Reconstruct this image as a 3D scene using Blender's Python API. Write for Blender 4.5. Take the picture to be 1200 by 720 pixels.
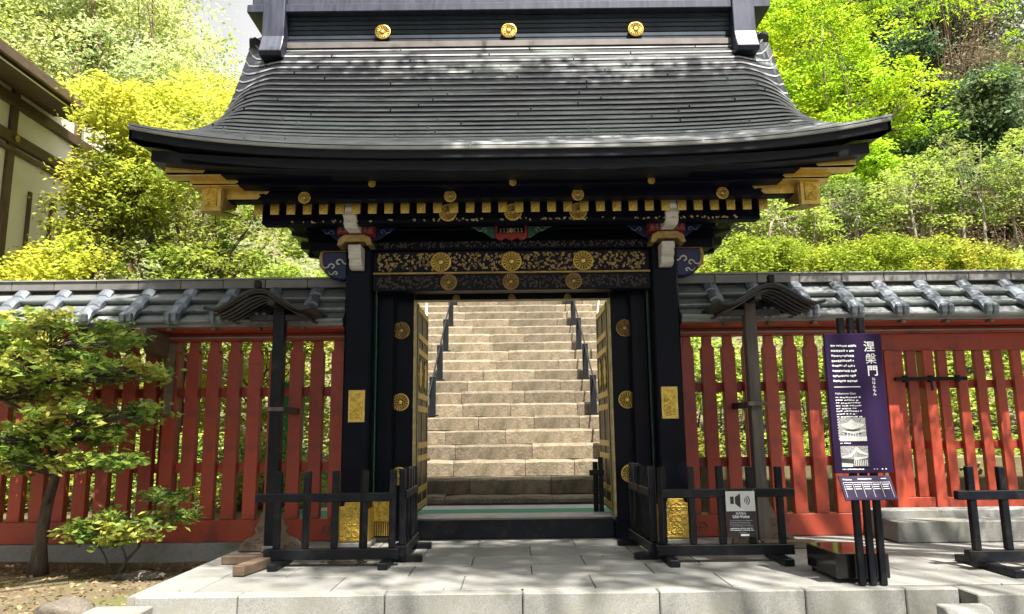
import bpy, math, random
import numpy as np
from mathutils import Vector, Matrix
R = math.radians
rnd = random.Random(7)
rng = np.random.default_rng(11)
for o in list(bpy.data.objects): bpy.data.objects.remove(o)
sc = bpy.context.scene
COL = sc.collection

# ------------------------------------------------------------------ camera, sky, sun, exposure
cd = bpy.data.cameras.new('camera'); cam = bpy.data.objects.new('camera', cd); COL.objects.link(cam)
cd.sensor_width = 36; cd.lens = 26; cd.clip_end = 600; cd.clip_start = .05
cam.matrix_world = (Matrix.Translation((0, 0, 1.1)) @ Matrix.Rotation(R(90 + 9.5), 4, 'X')
                    @ Matrix.Rotation(R(-.65), 4, 'Z'))
sc.camera = cam
SUN_EL, SUN_AZ = 62, 20     # azimuth: degrees to the right of straight behind the camera
sd = (math.sin(R(SUN_AZ)) * math.cos(R(SUN_EL)), -math.cos(R(SUN_AZ)) * math.cos(R(SUN_EL)), math.sin(R(SUN_EL)))
w = bpy.data.worlds.new('World'); sc.world = w; w.use_nodes = True
wn = w.node_tree; wn.nodes.clear()
sky = wn.nodes.new('ShaderNodeTexSky'); sky.sky_type = 'NISHITA'; sky.sun_disc = False
sky.sun_elevation = R(SUN_EL); sky.sun_rotation = math.atan2(sd[0], sd[1])
sky.air_density = 1.0; sky.dust_density = 3.0; sky.ozone_density = 1.0
bg = wn.nodes.new('ShaderNodeBackground'); bg.inputs[1].default_value = .055
wo = wn.nodes.new('ShaderNodeOutputWorld')
bw = wn.nodes.new('ShaderNodeRGBToBW'); wn.links.new(sky.outputs[0], bw.inputs[0])
hz = wn.nodes.new('ShaderNodeMix'); hz.data_type = 'RGBA'; hz.inputs[0].default_value = .3     # milky hazy sky
wn.links.new(sky.outputs[0], hz.inputs[6]); wn.links.new(bw.outputs[0], hz.inputs[7]); 
tcw = wn.nodes.new('ShaderNodeTexCoord'); cn = wn.nodes.new('ShaderNodeTexNoise'); cn.inputs['Scale'].default_value = 1.6; cn.inputs['Detail'].default_value = 6
wn.links.new(tcw.outputs['Generated'], cn.inputs['Vector'])
cr = wn.nodes.new('ShaderNodeMapRange'); cr.inputs[1].default_value = .34; cr.inputs[2].default_value = .56; cr.inputs[3].default_value = .25; cr.inputs[4].default_value = 1; wn.links.new(cn.outputs['Fac'], cr.inputs[0])
cb = wn.nodes.new('ShaderNodeMath'); cb.operation = 'MULTIPLY'; cb.inputs[1].default_value = 3.2; wn.links.new(bw.outputs[0], cb.inputs[0])
cm = wn.nodes.new('ShaderNodeMix'); cm.data_type = 'RGBA'     # bright broken cloud over the hazy sky
wn.links.new(cr.outputs[0], cm.inputs[0]); wn.links.new(hz.outputs[2], cm.inputs[6]); wn.links.new(cb.outputs[0], cm.inputs[7]); wn.links.new(cm.outputs[2], bg.inputs[0]); wn.links.new(bg.outputs[0], wo.inputs[0])
sl = bpy.data.lights.new('sun', 'SUN'); sl.energy = 5.0; sl.angle = R(.5); sl.color = (1, .94, .84)
so = bpy.data.objects.new('sun', sl); COL.objects.link(so)
so.rotation_euler = Vector(sd).to_track_quat('Z', 'Y').to_euler()
sc.view_settings.view_transform = 'Standard'; sc.view_settings.look = 'None'
sc.view_settings.exposure = 1.6; sc.view_settings.gamma = 1

# ------------------------------------------------------------------ materials
def nt(name):
    m = bpy.data.materials.new(name); m.use_nodes = True
    t = m.node_tree; b = t.nodes['Principled BSDF']
    return m, t, b
def noise(t, scale, detail=4, rough=.55, vec=None, stretch=None):
    n = t.nodes.new('ShaderNodeTexNoise'); n.inputs['Scale'].default_value = scale
    n.inputs['Detail'].default_value = detail; n.inputs['Roughness'].default_value = rough
    g = t.nodes.new('ShaderNodeTexCoord')
    if stretch:
        mp = t.nodes.new('ShaderNodeMapping'); mp.inputs['Scale'].default_value = stretch
        t.links.new(g.outputs['Object'], mp.inputs[0]); t.links.new(mp.outputs[0], n.inputs['Vector'])
    else: t.links.new(g.outputs['Object'], n.inputs['Vector'])
    return n
def ramp(t, src, stops):
    r = t.nodes.new('ShaderNodeValToRGB'); e = r.color_ramp.elements
    while len(e) < len(stops): e.new(.5)
    for i, (p, c) in enumerate(stops):
        e[i].position = p; e[i].color = (*c, 1)
    t.links.new(src, r.inputs[0]); return r
def mixc(t, fac, a, b, mode='MIX'):
    m = t.nodes.new('ShaderNodeMix'); m.data_type = 'RGBA'; m.blend_type = mode
    if isinstance(fac, (int, float)): m.inputs[0].default_value = fac
    else: t.links.new(fac, m.inputs[0])
    for i, v in ((6, a), (7, b)):
        if isinstance(v, tuple): m.inputs[i].default_value = (*v, 1)
        else: t.links.new(v, m.inputs[i])
    return m.outputs[2]
def bump(t, b, src, strength=.3, dist=.01):
    bp = t.nodes.new('ShaderNodeBump'); bp.inputs['Strength'].default_value = strength
    bp.inputs['Distance'].default_value = dist
    t.links.new(src, bp.inputs['Height']); t.links.new(bp.outputs[0], b.inputs['Normal'])
def mat(name, c1, c2=None, scale=6, rough=.5, metal=0, bstr=.2, bdist=.004, bscale=None, fine=None, stretch=None,
        stain=None, stain_scale=1.3, rvar=0, coat=0, per_obj=0, spec=.5):
    m, t, b = nt(name)
    n = noise(t, scale, 6, .6, stretch=stretch)
    c2 = c2 or tuple(v * .7 for v in c1)
    out = ramp(t, n.outputs['Fac'], [(.32, c2), (.68, c1)]).outputs[0]
    if fine:
        f = noise(t, fine, 2, .7)
        fr = ramp(t, f.outputs['Fac'], [(.35, (.62,) * 3), (.65, (1.15,) * 3)])
        out = mixc(t, .8, out, fr.outputs[0], 'MULTIPLY')
    if stain:
        s = noise(t, stain_scale, 7, .68)
        sr = ramp(t, s.outputs['Fac'], [(.5, (0, 0, 0)), (.66, (1, 1, 1))])
        out = mixc(t, sr.outputs[0], out, stain)
    if per_obj:
        oi = t.nodes.new('ShaderNodeObjectInfo')
        pr = ramp(t, oi.outputs['Random'], [(0, (1 - per_obj,) * 3), (1, (1 + per_obj * .6,) * 3)])
        out = mixc(t, 1, out, pr.outputs[0], 'MULTIPLY')
    t.links.new(out, b.inputs['Base Color'])
    b.inputs['Roughness'].default_value = rough; b.inputs['Metallic'].default_value = metal
    b.inputs['Specular IOR Level'].default_value = spec
    if coat: b.inputs['Coat Weight'].default_value = coat; b.inputs['Coat Roughness'].default_value = .12
    if rvar:
        mr = t.nodes.new('ShaderNodeMapRange'); mr.inputs[3].default_value = max(.05, rough - rvar); mr.inputs[4].default_value = min(1, rough + rvar)
        t.links.new(n.outputs['Fac'], mr.inputs[0]); t.links.new(mr.outputs[0], b.inputs['Roughness'])
    if bstr:
        bn = noise(t, bscale or scale * 6, 5, .65, stretch=stretch)
        bump(t, b, bn.outputs['Fac'], bstr, bdist)
    return m
def leafmat(name, dark, light, trans=.5, accent=None, ascale=.5):
    m, t, b = nt(name)
    at = t.nodes.new('ShaderNodeAttribute'); at.attribute_name = 'tone'
    c = ramp(t, at.outputs['Fac'], [(0, dark), (.55, tuple((a + l) / 2 for a, l in zip(dark, light))), (1, light)]).outputs[0]
    if accent:
        n = noise(t, ascale, 3)
        ar = ramp(t, n.outputs['Fac'], [(.46, (0, 0, 0)), (.62, (1, 1, 1))])
        c = mixc(t, ar.outputs[0], c, mixc(t, .65, c, accent))
    t.links.new(c, b.inputs['Base Color']); b.inputs['Roughness'].default_value = .5
    b.inputs['Specular IOR Level'].default_value = .45 if 'glossy' in name else .14
    tr = t.nodes.new('ShaderNodeBsdfTranslucent'); t.links.new(c, tr.inputs[0])
    mx = t.nodes.new('ShaderNodeMixShader'); mx.inputs[0].default_value = trans
    out = t.nodes['Material Output']
    t.links.new(b.outputs[0], mx.inputs[1]); t.links.new(tr.outputs[0], mx.inputs[2]); t.links.new(mx.outputs[0], out.inputs[0])
    return m
M = {}
M['lacquer'] = mat('black_lacquer', (.005, .006, .013), (.003, .004, .008), 3, .35, 0, .12, .003, rvar=.1, spec=.09)
M['lacquer_dull'] = mat('worn_black_lacquer', (.007, .008, .012), (.004, .005, .008), 8, .38, 0, .2, .003, 60, rvar=.1, stain=(.018, .018, .018), stain_scale=9, spec=.2)
M['soffit'] = mat('blue_black_boards', (.002, .003, .011), (.0015, .002, .006), 4, .5, 0, .1, .003, spec=.1)
M['roof'] = mat('dark_copper_sheet', (.013, .015, .019), (.006, .007, .01), 2.2, .38, .15, .25, .004, 25, rvar=.12, stretch=(1, 2, 3))
M['roof_edge'] = mat('roof_edge_copper', (.012, .013, .017), (.006, .007, .01), 5, .45, 0, .3, .004, 30, stretch=(1, 1, 3), spec=.2)
def patina_sheen(m, z0, z1, col, lo=.42, hi=.62):  # greenish patina mixed with painted sky sheen, paler toward the eave
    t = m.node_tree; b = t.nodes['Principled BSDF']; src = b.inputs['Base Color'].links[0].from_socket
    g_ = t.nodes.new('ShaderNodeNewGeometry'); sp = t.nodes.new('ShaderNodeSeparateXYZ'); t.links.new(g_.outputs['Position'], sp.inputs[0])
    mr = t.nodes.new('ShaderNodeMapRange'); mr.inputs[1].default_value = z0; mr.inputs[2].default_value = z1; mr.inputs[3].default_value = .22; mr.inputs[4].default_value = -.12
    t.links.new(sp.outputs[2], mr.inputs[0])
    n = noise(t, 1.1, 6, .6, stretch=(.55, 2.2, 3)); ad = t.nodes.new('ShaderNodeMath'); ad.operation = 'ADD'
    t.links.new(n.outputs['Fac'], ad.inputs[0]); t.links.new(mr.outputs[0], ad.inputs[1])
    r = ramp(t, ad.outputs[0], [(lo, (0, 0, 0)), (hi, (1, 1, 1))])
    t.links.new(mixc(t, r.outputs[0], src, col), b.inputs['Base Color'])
patina_sheen(M['roof'], 3.6, 4.5, (.30, .37, .32), .42, .68)
M['roof_lip_glint'] = mat('copper_edge_painted_glint', (.50, .51, .54), (.26, .27, .30), 2.6, .45, .0, .1, .003, stretch=(1, 2, 3))  # pale grey stands for sky reflected along the folded copper edges
M['ridge'] = mat('ridge_copper', (.06, .066, .1), (.03, .035, .055), 4, .42, .3, .2, .004, 30, stretch=(5, 1, .6), rvar=.1)
M['ridge_dark'] = mat('ridge_boards', (.035, .05, .07), (.018, .025, .04), 5, .4, .2, .15, .003, 30)
M['ridge_grey'] = mat('ridge_course', (.17, .15, .14), (.09, .08, .08), 4, .5, 0, .2, .003)
M['wallroof'] = mat('weathered_copper_panel', (.31, .325, .32), (.18, .20, .21), 3, .4, .15, .25, .004, 30, stain=(.10, .13, .135), stain_scale=3.5, rvar=.12, per_obj=.25)
M['wallbatten'] = mat('copper_batten', (.23, .255, .285), (.11, .13, .155), 6, .38, .25, .2, .003, 30, rvar=.1, per_obj=.2)
M['wallcap'] = mat('copper_ridge_cap', (.24, .23, .22), (.13, .13, .14), 2.5, .5, .2, .2, .003, 20, per_obj=.15)
M['wallcap_top'] = mat('copper_ridge_cap_top', (.34, .34, .32), (.2, .21, .2), 2.5, .5, .15, .2, .003, 20)
M['gold'] = mat('gilt_metal', (.74, .54, .15), (.5, .34, .08), 14, .42, .7, .5, .006, 55, rvar=.12)
M['gold_carved'] = mat('chased_gilt_metal', (.85, .62, .13), (.42, .26, .035), 26, .38, .75, 1.0, .02, 34)
M['gold_dull'] = mat('tarnished_gilt', (.42, .29, .1), (.2, .12, .04), 12, .5, .5, .5, .006, 45)
M['bronze_dark'] = mat('dark_bronze_ground', (.06, .04, .02), (.03, .02, .012), 12, .6, 0, 0)
M['gold_pale'] = mat('pale_gilt', (.5, .4, .2), (.28, .22, .11), 15, .5, .4, .3, .003)
M['red'] = mat('vermilion_paint', (.40, .06, .028), (.31, .044, .022), 4, .5, 0, .2, .003, 40, stain=(.19, .035, .025), stain_scale=3.2, stretch=(1, 1, .22), per_obj=.22, rvar=.15)
M['white'] = mat('white_paint', (.66, .63, .56), (.5, .47, .42), 9, .6)
M['blue'] = mat('blue_paint', (.008, .016, .085), (.005, .01, .05), 9, .5)
M['pblue'] = mat('pale_blue_paint', (.17, .25, .34), (.1, .16, .24), 9, .5)
M['green'] = mat('green_paint', (.03, .12, .08), (.02, .07, .05), 9, .5)
M['pgreen'] = mat('pale_green_paint', (.3, .4, .2), (.18, .28, .12), 9, .5)
M['rpaint'] = mat('red_bracket_paint', (.32, .035, .025), (.2, .02, .02), 9, .5)
M['granite'] = mat('pale_granite', (.29, .29, .275), (.22, .22, .21), 2.5, .7, 0, .25, .002, 220, fine=160, per_obj=.2, stain=(.21, .205, .18), stain_scale=1.6)
M['granite_front'] = mat('bush_hammered_granite', (.29, .29, .275), (.22, .22, .205), 2.5, .8, 0, .6, .004, 160, fine=110, per_obj=.16, stain=(.2, .2, .165), stain_scale=2.2)
M['joint'] = mat('dark_joint', (.12, .115, .1), (.07, .07, .06), 9, .95)
M['step'] = mat('weathered_sandstone', (.26, .21, .145), (.155, .122, .085), 3.2, .85, 0, .8, .02, 16, fine=45, per_obj=.32, stain=(.10, .085, .05), stain_scale=2.2)
M['stonebase'] = mat('grey_plinth_stone', (.3, .3, .3), (.2, .2, .2), 4, .8, 0, .4, .004, 70, fine=90, stain=(.13, .13, .09), stain_scale=2)
M['greenfloor'] = mat('green_walkway', (.09, .33, .22), (.06, .24, .16), 10, .8, 0, .4, .004, 60, stretch=(1, 6, 1))
M['sill'] = mat('pale_sill', (.55, .53, .54), (.4, .39, .4), 8, .5, 0, .2, .003)
M['soil'] = mat('mossy_soil', (.2, .155, .095), (.1, .078, .045), 2.2, .95, 0, .9, .03, 14, fine=50, stain=(.1, .11, .03), stain_scale=1.4)
M['hill'] = mat('hillside_soil', (.16, .13, .075), (.07, .075, .03), .9, .95, 0, .9, .05, 6, fine=12, stain=(.06, .085, .02), stain_scale=.5)
M['rock'] = mat('field_rock', (.17, .145, .115), (.09, .08, .065), 5, .9, 0, .9, .02, 14, fine=60)
M['timber'] = mat('brown_timber', (.12, .075, .045), (.06, .038, .024), 5, .6, 0, .3, .004, 30, stretch=(6, 1, 1))
M['brownwood'] = mat('weathered_brown_wood', (.17, .115, .075), (.09, .062, .042), 5, .7, 0, .4, .004, 30, stretch=(1, 1, 6))
M['greywood'] = mat('grey_post_wood', (.12, .1, .083), (.05, .042, .036), 4, .7, 0, .35, .004, 25, stretch=(6, 6, .5))
M['darkwood'] = mat('dark_hood_copper', (.032, .029, .028), (.016, .015, .015), 6, .45, .1, .4, .005, 30)
M['plaster'] = mat('white_plaster', (.84, .8, .72), (.76, .72, .64), 3, .8, 0, .1, .003)
M['bark'] = mat('tree_bark', (.13, .1, .075), (.05, .04, .03), 8, .9, 0, .9, .02, 26, stretch=(3, 3, .7))
M['palebark'] = mat('pale_bark', (.36, .31, .24), (.2, .17, .13), 8, .9, 0, .6, .01, 26, stretch=(3, 3, .7))
M['brownbark'] = mat('red_brown_bark', (.25, .15, .1), (.12, .07, .05), 8, .9, 0, .6, .01, 26, stretch=(3, 3, .7))
M['purple'] = mat('purple_board', (.026, .013, .05), (.016, .009, .032), 2, .4, 0, 0, spec=.12)
M['purple2'] = mat('mauve_board', (.03, .018, .055), (.025, .016, .045), 2, .5, 0, 0, spec=.1)
M['ink'] = mat('white_print', (.75, .75, .76), (.7, .7, .7), 9, .6, 0, 0)
M['inkgrey'] = mat('grey_print', (.3, .3, .31), (.25, .25, .27), 9, .6, 0, 0)
M['photo_dark'] = mat('photo_print_dark', (.05, .05, .05), (.02, .02, .02), 90, .4, 0, 0)
M['photo_mid'] = mat('photo_print_grey', (.45, .45, .44), (.06, .06, .06), 120, .4, 0, 0)
M['photo_light'] = mat('photo_print_pale', (.62, .62, .6), (.38, .38, .37), 90, .4, 0, 0)
M['black'] = mat('black_board', (.012, .012, .014), (.008, .008, .01), 3, .35, 0, .05, .002)
M['steel'] = mat('dark_blue_steel', (.014, .016, .022), (.009, .01, .014), 8, .4, .3, .1)
M['pipe'] = mat('white_pipe', (.6, .58, .54), (.5, .48, .45), 8, .5)
M['tarp'] = mat('green_sheet', (.04, .4, .2), (.03, .3, .15), 5, .6)
M['leaf_yellow'] = leafmat('yellow_spring_leaves', (.42, .44, .035), (.73, .71, .12), .5, (.46, .55, .08), .6)
M['leaf_lime'] = leafmat('lime_leaves', (.24, .36, .05), (.55, .64, .14), .5, (.38, .40, .08), .5)
M['leaf_pale'] = leafmat('pale_green_leaves', (.32, .42, .16), (.62, .68, .34), .5, (.44, .44, .1), .35)
M['leaf_maple'] = leafmat('maple_leaves', (.22, .42, .015), (.52, .68, .05), .5, (.46, .52, .02), .5)
M['leaf_mid'] = leafmat('deep_green_leaves', (.07, .14, .03), (.36, .46, .11), .4, (.3, .3, .08), .6)  # darker green leaf tone for slope shrubs and far wood
M['leaf_slope'] = leafmat('undergrowth_leaves', (.03, .07, .02), (.2, .26, .07), .3, (.16, .12, .06), .5)
M['leaf_green'] = leafmat('mid_green_leaves', (.12, .20, .03), (.50, .58, .10), .45, (.3, .27, .05), .9)
M['leaf_shiny'] = leafmat('glossy_evergreen_leaves', (.06, .16, .03), (.50, .66, .12), .45, (.60, .50, .10), 2.2)
M['leaf_hedge'] = leafmat('clipped_hedge_leaves', (.15, .23, .02), (.42, .50, .05), .35, (.46, .42, .06), .7)
M['leaf_dark'] = leafmat('dark_conifer_needles', (.03, .075, .028), (.13, .21, .06), .3, (.16, .13, .06), .4)
M['leaf_brown'] = leafmat('dry_twigs', (.1, .07, .05), (.3, .23, .16), .3, (.12, .17, .06), .5)
M['leaf_blue'] = leafmat('blue_green_needles', (.05, .11, .06), (.2, .3, .13), .3, (.2, .22, .1), .5)
M['litter'] = leafmat('fallen_leaves', (.1, .07, .035), (.34, .25, .13), .1)
M['moss'] = leafmat('moss_tufts', (.05, .065, .012), (.14, .15, .03), .2)

# ------------------------------------------------------------------ helpers
W = {}
def vec(v): return Vector(v)
def props(o, label=None, cat=None, group=None, kind=None):
    if label: o['label'] = label
    if cat: o['category'] = cat
    if group: o['group'] = group
    if kind: o['kind'] = kind
    return o
def empty(name, loc, label, cat, group=None):
    o = bpy.data.objects.new(name, None); o.empty_display_size = .2; COL.objects.link(o)
    o.location = loc; W[o.name] = vec(loc); props(o, label, cat, group); return o
class MB:
    def __init__(s): s.v = []; s.f = []
    def poly(s, pts): n = len(s.v); s.v += [tuple(p) for p in pts]; s.f.append(tuple(range(n, n + len(pts))))
    def hexa(s, p):   # 8 points: bottom 4 ccw, top 4
        n = len(s.v); s.v += [tuple(q) for q in p]
        for q in ((3, 2, 1, 0), (4, 5, 6, 7), (0, 1, 5, 4), (1, 2, 6, 5), (2, 3, 7, 6), (3, 0, 4, 7)): s.f.append(tuple(n + i for i in q))
    def box(s, x0, x1, y0, y1, z0, z1):
        if x0 > x1: x0, x1 = x1, x0
        s.hexa([(x0, y0, z0), (x1, y0, z0), (x1, y1, z0), (x0, y1, z0), (x0, y0, z1), (x1, y0, z1), (x1, y1, z1), (x0, y1, z1)]); return s
    def beam(s, a, b, wd, ht):   # rectangular bar between two points
        a = vec(a); b = vec(b); d = (b - a).normalized()
        side = d.cross(Vector((0, 0, 1)))
        side = side.normalized() if side.length > .01 else Vector((1, 0, 0))
        up = side.cross(d).normalized()
        p = []
        for q in (a, b):
            p.append([q - side * wd / 2 - up * ht / 2, q + side * wd / 2 - up * ht / 2, q + side * wd / 2 + up * ht / 2, q - side * wd / 2 + up * ht / 2])
        s.hexa([p[0][0], p[0][1], p[1][1], p[1][0], p[0][3], p[0][2], p[1][2], p[1][3]]); return s
    def prism(s, pts, axis, a0, a1):   # extrude a 2-D outline along an axis
        n = len(pts)
        def mk(p, a): return (a, p[0], p[1]) if axis == 'x' else ((p[0], a, p[1]) if axis == 'y' else (p[0], p[1], a))
        i = len(s.v); s.v += [mk(p, a0) for p in pts] + [mk(p, a1) for p in pts]
        s.f.append(tuple(range(i, i + n))); s.f.append(tuple(range(i + 2 * n - 1, i + n - 1, -1)))
        for k in range(n): s.f.append((i + k, i + n + k, i + n + (k + 1) % n, i + (k + 1) % n))
        return s
    def tube(s, pts, rad, seg=7, cap=True):
        rings = []
        prev = None
        for k, p in enumerate(pts):
            p = vec(p)
            d = (vec(pts[min(k + 1, len(pts) - 1)]) - vec(pts[max(k - 1, 0)]))
            d = d.normalized() if d.length > 1e-6 else Vector((0, 0, 1))
            ref = prev if prev else (Vector((1, 0, 0)) if abs(d.x) < .8 else Vector((0, 1, 0)))
            u = (ref - d * ref.dot(d)); u = u.normalized() if u.length > 1e-5 else Vector((0, 1, 0)); v_ = d.cross(u); prev = u
            r = rad[k] if isinstance(rad, (list, tuple)) else rad
            i = len(s.v); rings.append(i)
            for j in range(seg):
                a = 2 * math.pi * j / seg; s.v.append(tuple(p + u * (math.cos(a) * r) + v_ * (math.sin(a) * r)))
        for a, b in zip(rings, rings[1:]):
            for j in range(seg): s.f.append((a + j, a + (j + 1) % seg, b + (j + 1) % seg, b + j))
        if cap: s.f.append(tuple(range(rings[0] + seg - 1, rings[0] - 1, -1))); s.f.append(tuple(range(rings[-1], rings[-1] + seg)))
        return s
    def build(s, name, m, parent=None, origin=None, bevel=0, smooth=False, kind=None, segs=1, sub=0):
        org = vec(origin) if origin is not None else (W[parent.name] if parent else Vector((0, 0, 0)))
        me = bpy.data.meshes.new(name)
        me.from_pydata([tuple(vec(v) - org) for v in s.v], [], s.f); me.validate()
        me.materials.append(M[m] if isinstance(m, str) else m)
        return link(name, me, parent, org, bevel, smooth, kind, segs)
def link(name, me, parent, org, bevel=0, smooth=False, kind=None, segs=1):
    o = bpy.data.objects.new(name, me); COL.objects.link(o)
    import bmesh
    if smooth: me.polygons.foreach_set('use_smooth', [True] * len(me.polygons))
    W[o.name] = vec(org)
    if parent: o.parent = parent; o.location = vec(org) - W[parent.name]
    else: o.location = org
    if bevel:
        b = o.modifiers.new('edge', 'BEVEL'); b.width = bevel; b.segments = segs; b.limit_method = 'ANGLE'; b.angle_limit = R(35)
        if segs > 1: b.harden_normals = False
    if kind: o['kind'] = kind
    return o
def copy_part(o, parent, off):     # a copy of one part, displaced in world space
    c = o.copy(); COL.objects.link(c); wo_ = W[o.name] + vec(off); W[c.name] = wo_
    c.parent = parent
    c.location = wo_ - (W[parent.name] if parent else Vector((0, 0, 0)))
    return c
def fixn(o):
    import bmesh
    bm = bmesh.new(); bm.from_mesh(o.data); bmesh.ops.recalc_face_normals(bm, faces=bm.faces); bm.to_mesh(o.data); bm.free()
    return o
def smoothstep(a, b, x):
    t = max(0, min(1, (x - a) / (b - a))); return t * t * (3 - 2 * t)

# ------------------------------------------------------------------ terrain, paths, paving, steps (the setting)
def ground_h(x, y):
    # forecourt, then the hill behind the wall
    near = -.17 + .02 * math.sin(x * 2.1) * math.sin(y * 1.7)
    if y < 4.9 and abs(x) < 60: near -= .55 * smoothstep(0, 1, (4.9 - y) / .5) if x > -2.6 else 0
    if x > -2.6 and y < 8.6: near = min(near, -.18)
    if x > -2.55 and y < 5.3: near = -.72
    back = .08
    side = abs(x)
    hr = max(0, y - 10.2) * .60 if x > 0 else max(0, y - 10.4) * .34
    if y > 26: hr += (y - 26) * .25
    hr -= max(0, y - 45) * (.7 if x > 0 else .45)
    hs = max(0, min(4.8, (y - 10.5) * .552)) - .35
    k = smoothstep(1.9, 3.0, side)
    b = back + hs * (1 - k) + hr * k
    if side > 2.2: b += .16 * math.sin(x * 1.3 + 1) * math.cos(y * .9) * min(1, max(0, y - 10) / 4)
    t = smoothstep(8.3, 8.8, y)
    return near * (1 - t) + b * t
g = MB()
xs = sorted(set([-260, -120, -70, -45, -30] + [i * .5 for i in range(-48, 57)] + [-2.62, -2.58, 40, 55, 80, 130, 260]))
ys = sorted(set([-260, -100, -40, -15, -5] + [i * .4 for i in range(0, 100)] + [5.31, 5.29, 8.7, 42, 46, 50, 60, 80, 120, 260]))
for y in ys:
    for x in xs: g.v.append((x, y, ground_h(x, y)))
nx = len(xs)
for j in range(len(ys) - 1):
    for i in range(nx - 1): a = j * nx + i; g.f.append((a, a + 1, a + nx + 1, a + nx))
o = g.build('ground', 'soil', smooth=True, kind='structure'); o.data.materials.append(M['hill'])
for p in o.data.polygons:
    if p.center.y > 8.6: p.material_index = 1
# forecourt paving in front of and below the platform
props(MB().box(-9, 12, -12, 5.1, -.74, -.66).build('lower_path', 'granite', kind='structure'))
# platform: joint bed, kerb stones, slabs
bed = MB(); bed.box(-2.6, 8.6, 5.40, 8.9, -.6, -.012).build('platform', 'joint', kind='structure')
plat = bpy.data.objects['platform']
def slab(x0, x1, y0, y1, z0=-.10, z1=0, m='granite', nm='slab', par=plat, gap=.004, bev=.004):
    z1 += rnd.uniform(-.0015, .0015)
    return MB().box(x0 + gap, x1 - gap, y0 + gap, y1 - gap, z0, z1).build(nm, m, par, origin=((x0 + x1) / 2, (y0 + y1) / 2, z1), bevel=bev)
kj = [-2.62, -1.91, -.90, .05, .99, 1.99, 2.68]
for a, b in zip(kj, kj[1:]): slab(a, b, 5.33, 5.47, -.6, 0, 'granite_front', 'kerb_stone', bev=.008)
kj2 = [2.68, 3.05, 3.86, 4.8, 5.75, 6.7, 7.65, 8.6]
for a, b in zip(kj2, kj2[1:]): slab(a, b, 5.13 if a > 2.7 else 5.33, 5.42, -.6, 0, 'granite_front', 'kerb_stone', bev=.008)
rows = [5.47, 5.99, 6.42, 6.87, 7.42, 7.9]
offs = [.0, .47, .05, .5, .12]
for r_, (a, b) in enumerate(zip(rows, rows[1:])):
    x = -2.62; first = True
    xsr = [-2.62, -2.27]
    x = -2.27 + (.5 if r_ % 2 else .95)
    while x < 8.2: xsr.append(x + rnd.uniform(-.02, .02)); x += .95
    xsr.append(8.6)
    for p, q in zip(xsr, xsr[1:]): slab(p, q, a, b)
for k in range(5):
    slab(-1.2 + k * .5, -.7 + k * .5, 7.9, 8.85)
slab(-2.62, -1.2, 7.9, 8.85); slab(1.3, 3.6, 7.9, 8.85); slab(3.6, 8.6, 7.9, 8.85)
# left flank facing of the platform
MB().box(-2.68, -2.606, 5.36, 7.72, -.6, -.004).build('side_facing', 'granite', plat)
# lower flight going down to the viewer, with side stones
props(MB().box(-2.45, 2.75, 5.0, 5.325, -.6, -.2).build('lower_step', 'granite_front', kind='structure'))
props(MB().box(-2.45, 2.75, 4.7, 5.0, -.6, -.4).build('lower_step', 'granite_front', kind='structure'))
for x0, x1, lab in ((-2.86, -2.47, 'sloping granite side stone at the left foot of the platform'), (2.76, 3.06, 'sloping granite side stone at the right foot of the platform')):
    m_ = MB(); y0, y1 = 4.2, 5.32
    m_.hexa([(x0, y0, -.7), (x1, y0, -.7), (x1, y1 - .01, -.7), (x0, y1 - .01, -.7), (x0, y0, -.62), (x1, y0, -.62), (x1, 5.12, -.055), (x0, 5.12, -.055)])
    e = m_
    e2 = MB(); e2.prism([(y0, -.7), (5.12 if x1 > 0 else 5.31, -.7), (5.12 if x1 > 0 else 5.31, -.05), (5.02, -.055), (y0, -.55)], 'x', x0, x1)
    o = e2.build('stair_side_stone', 'granite_front', bevel=.008); fixn(o)
    props(o, lab, 'stone')
# floor between gate and stair
MB().box(-3.4, 3.4, 8.86, 10.9, -.3, .075).build('inner_path', 'sill', kind='structure')
props(MB().box(-3.0, 3.0, 9.0, 10.02, .076, .09).build('green_walkway', 'greenfloor', kind='structure'))
for i in range(9):
    pass
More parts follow.
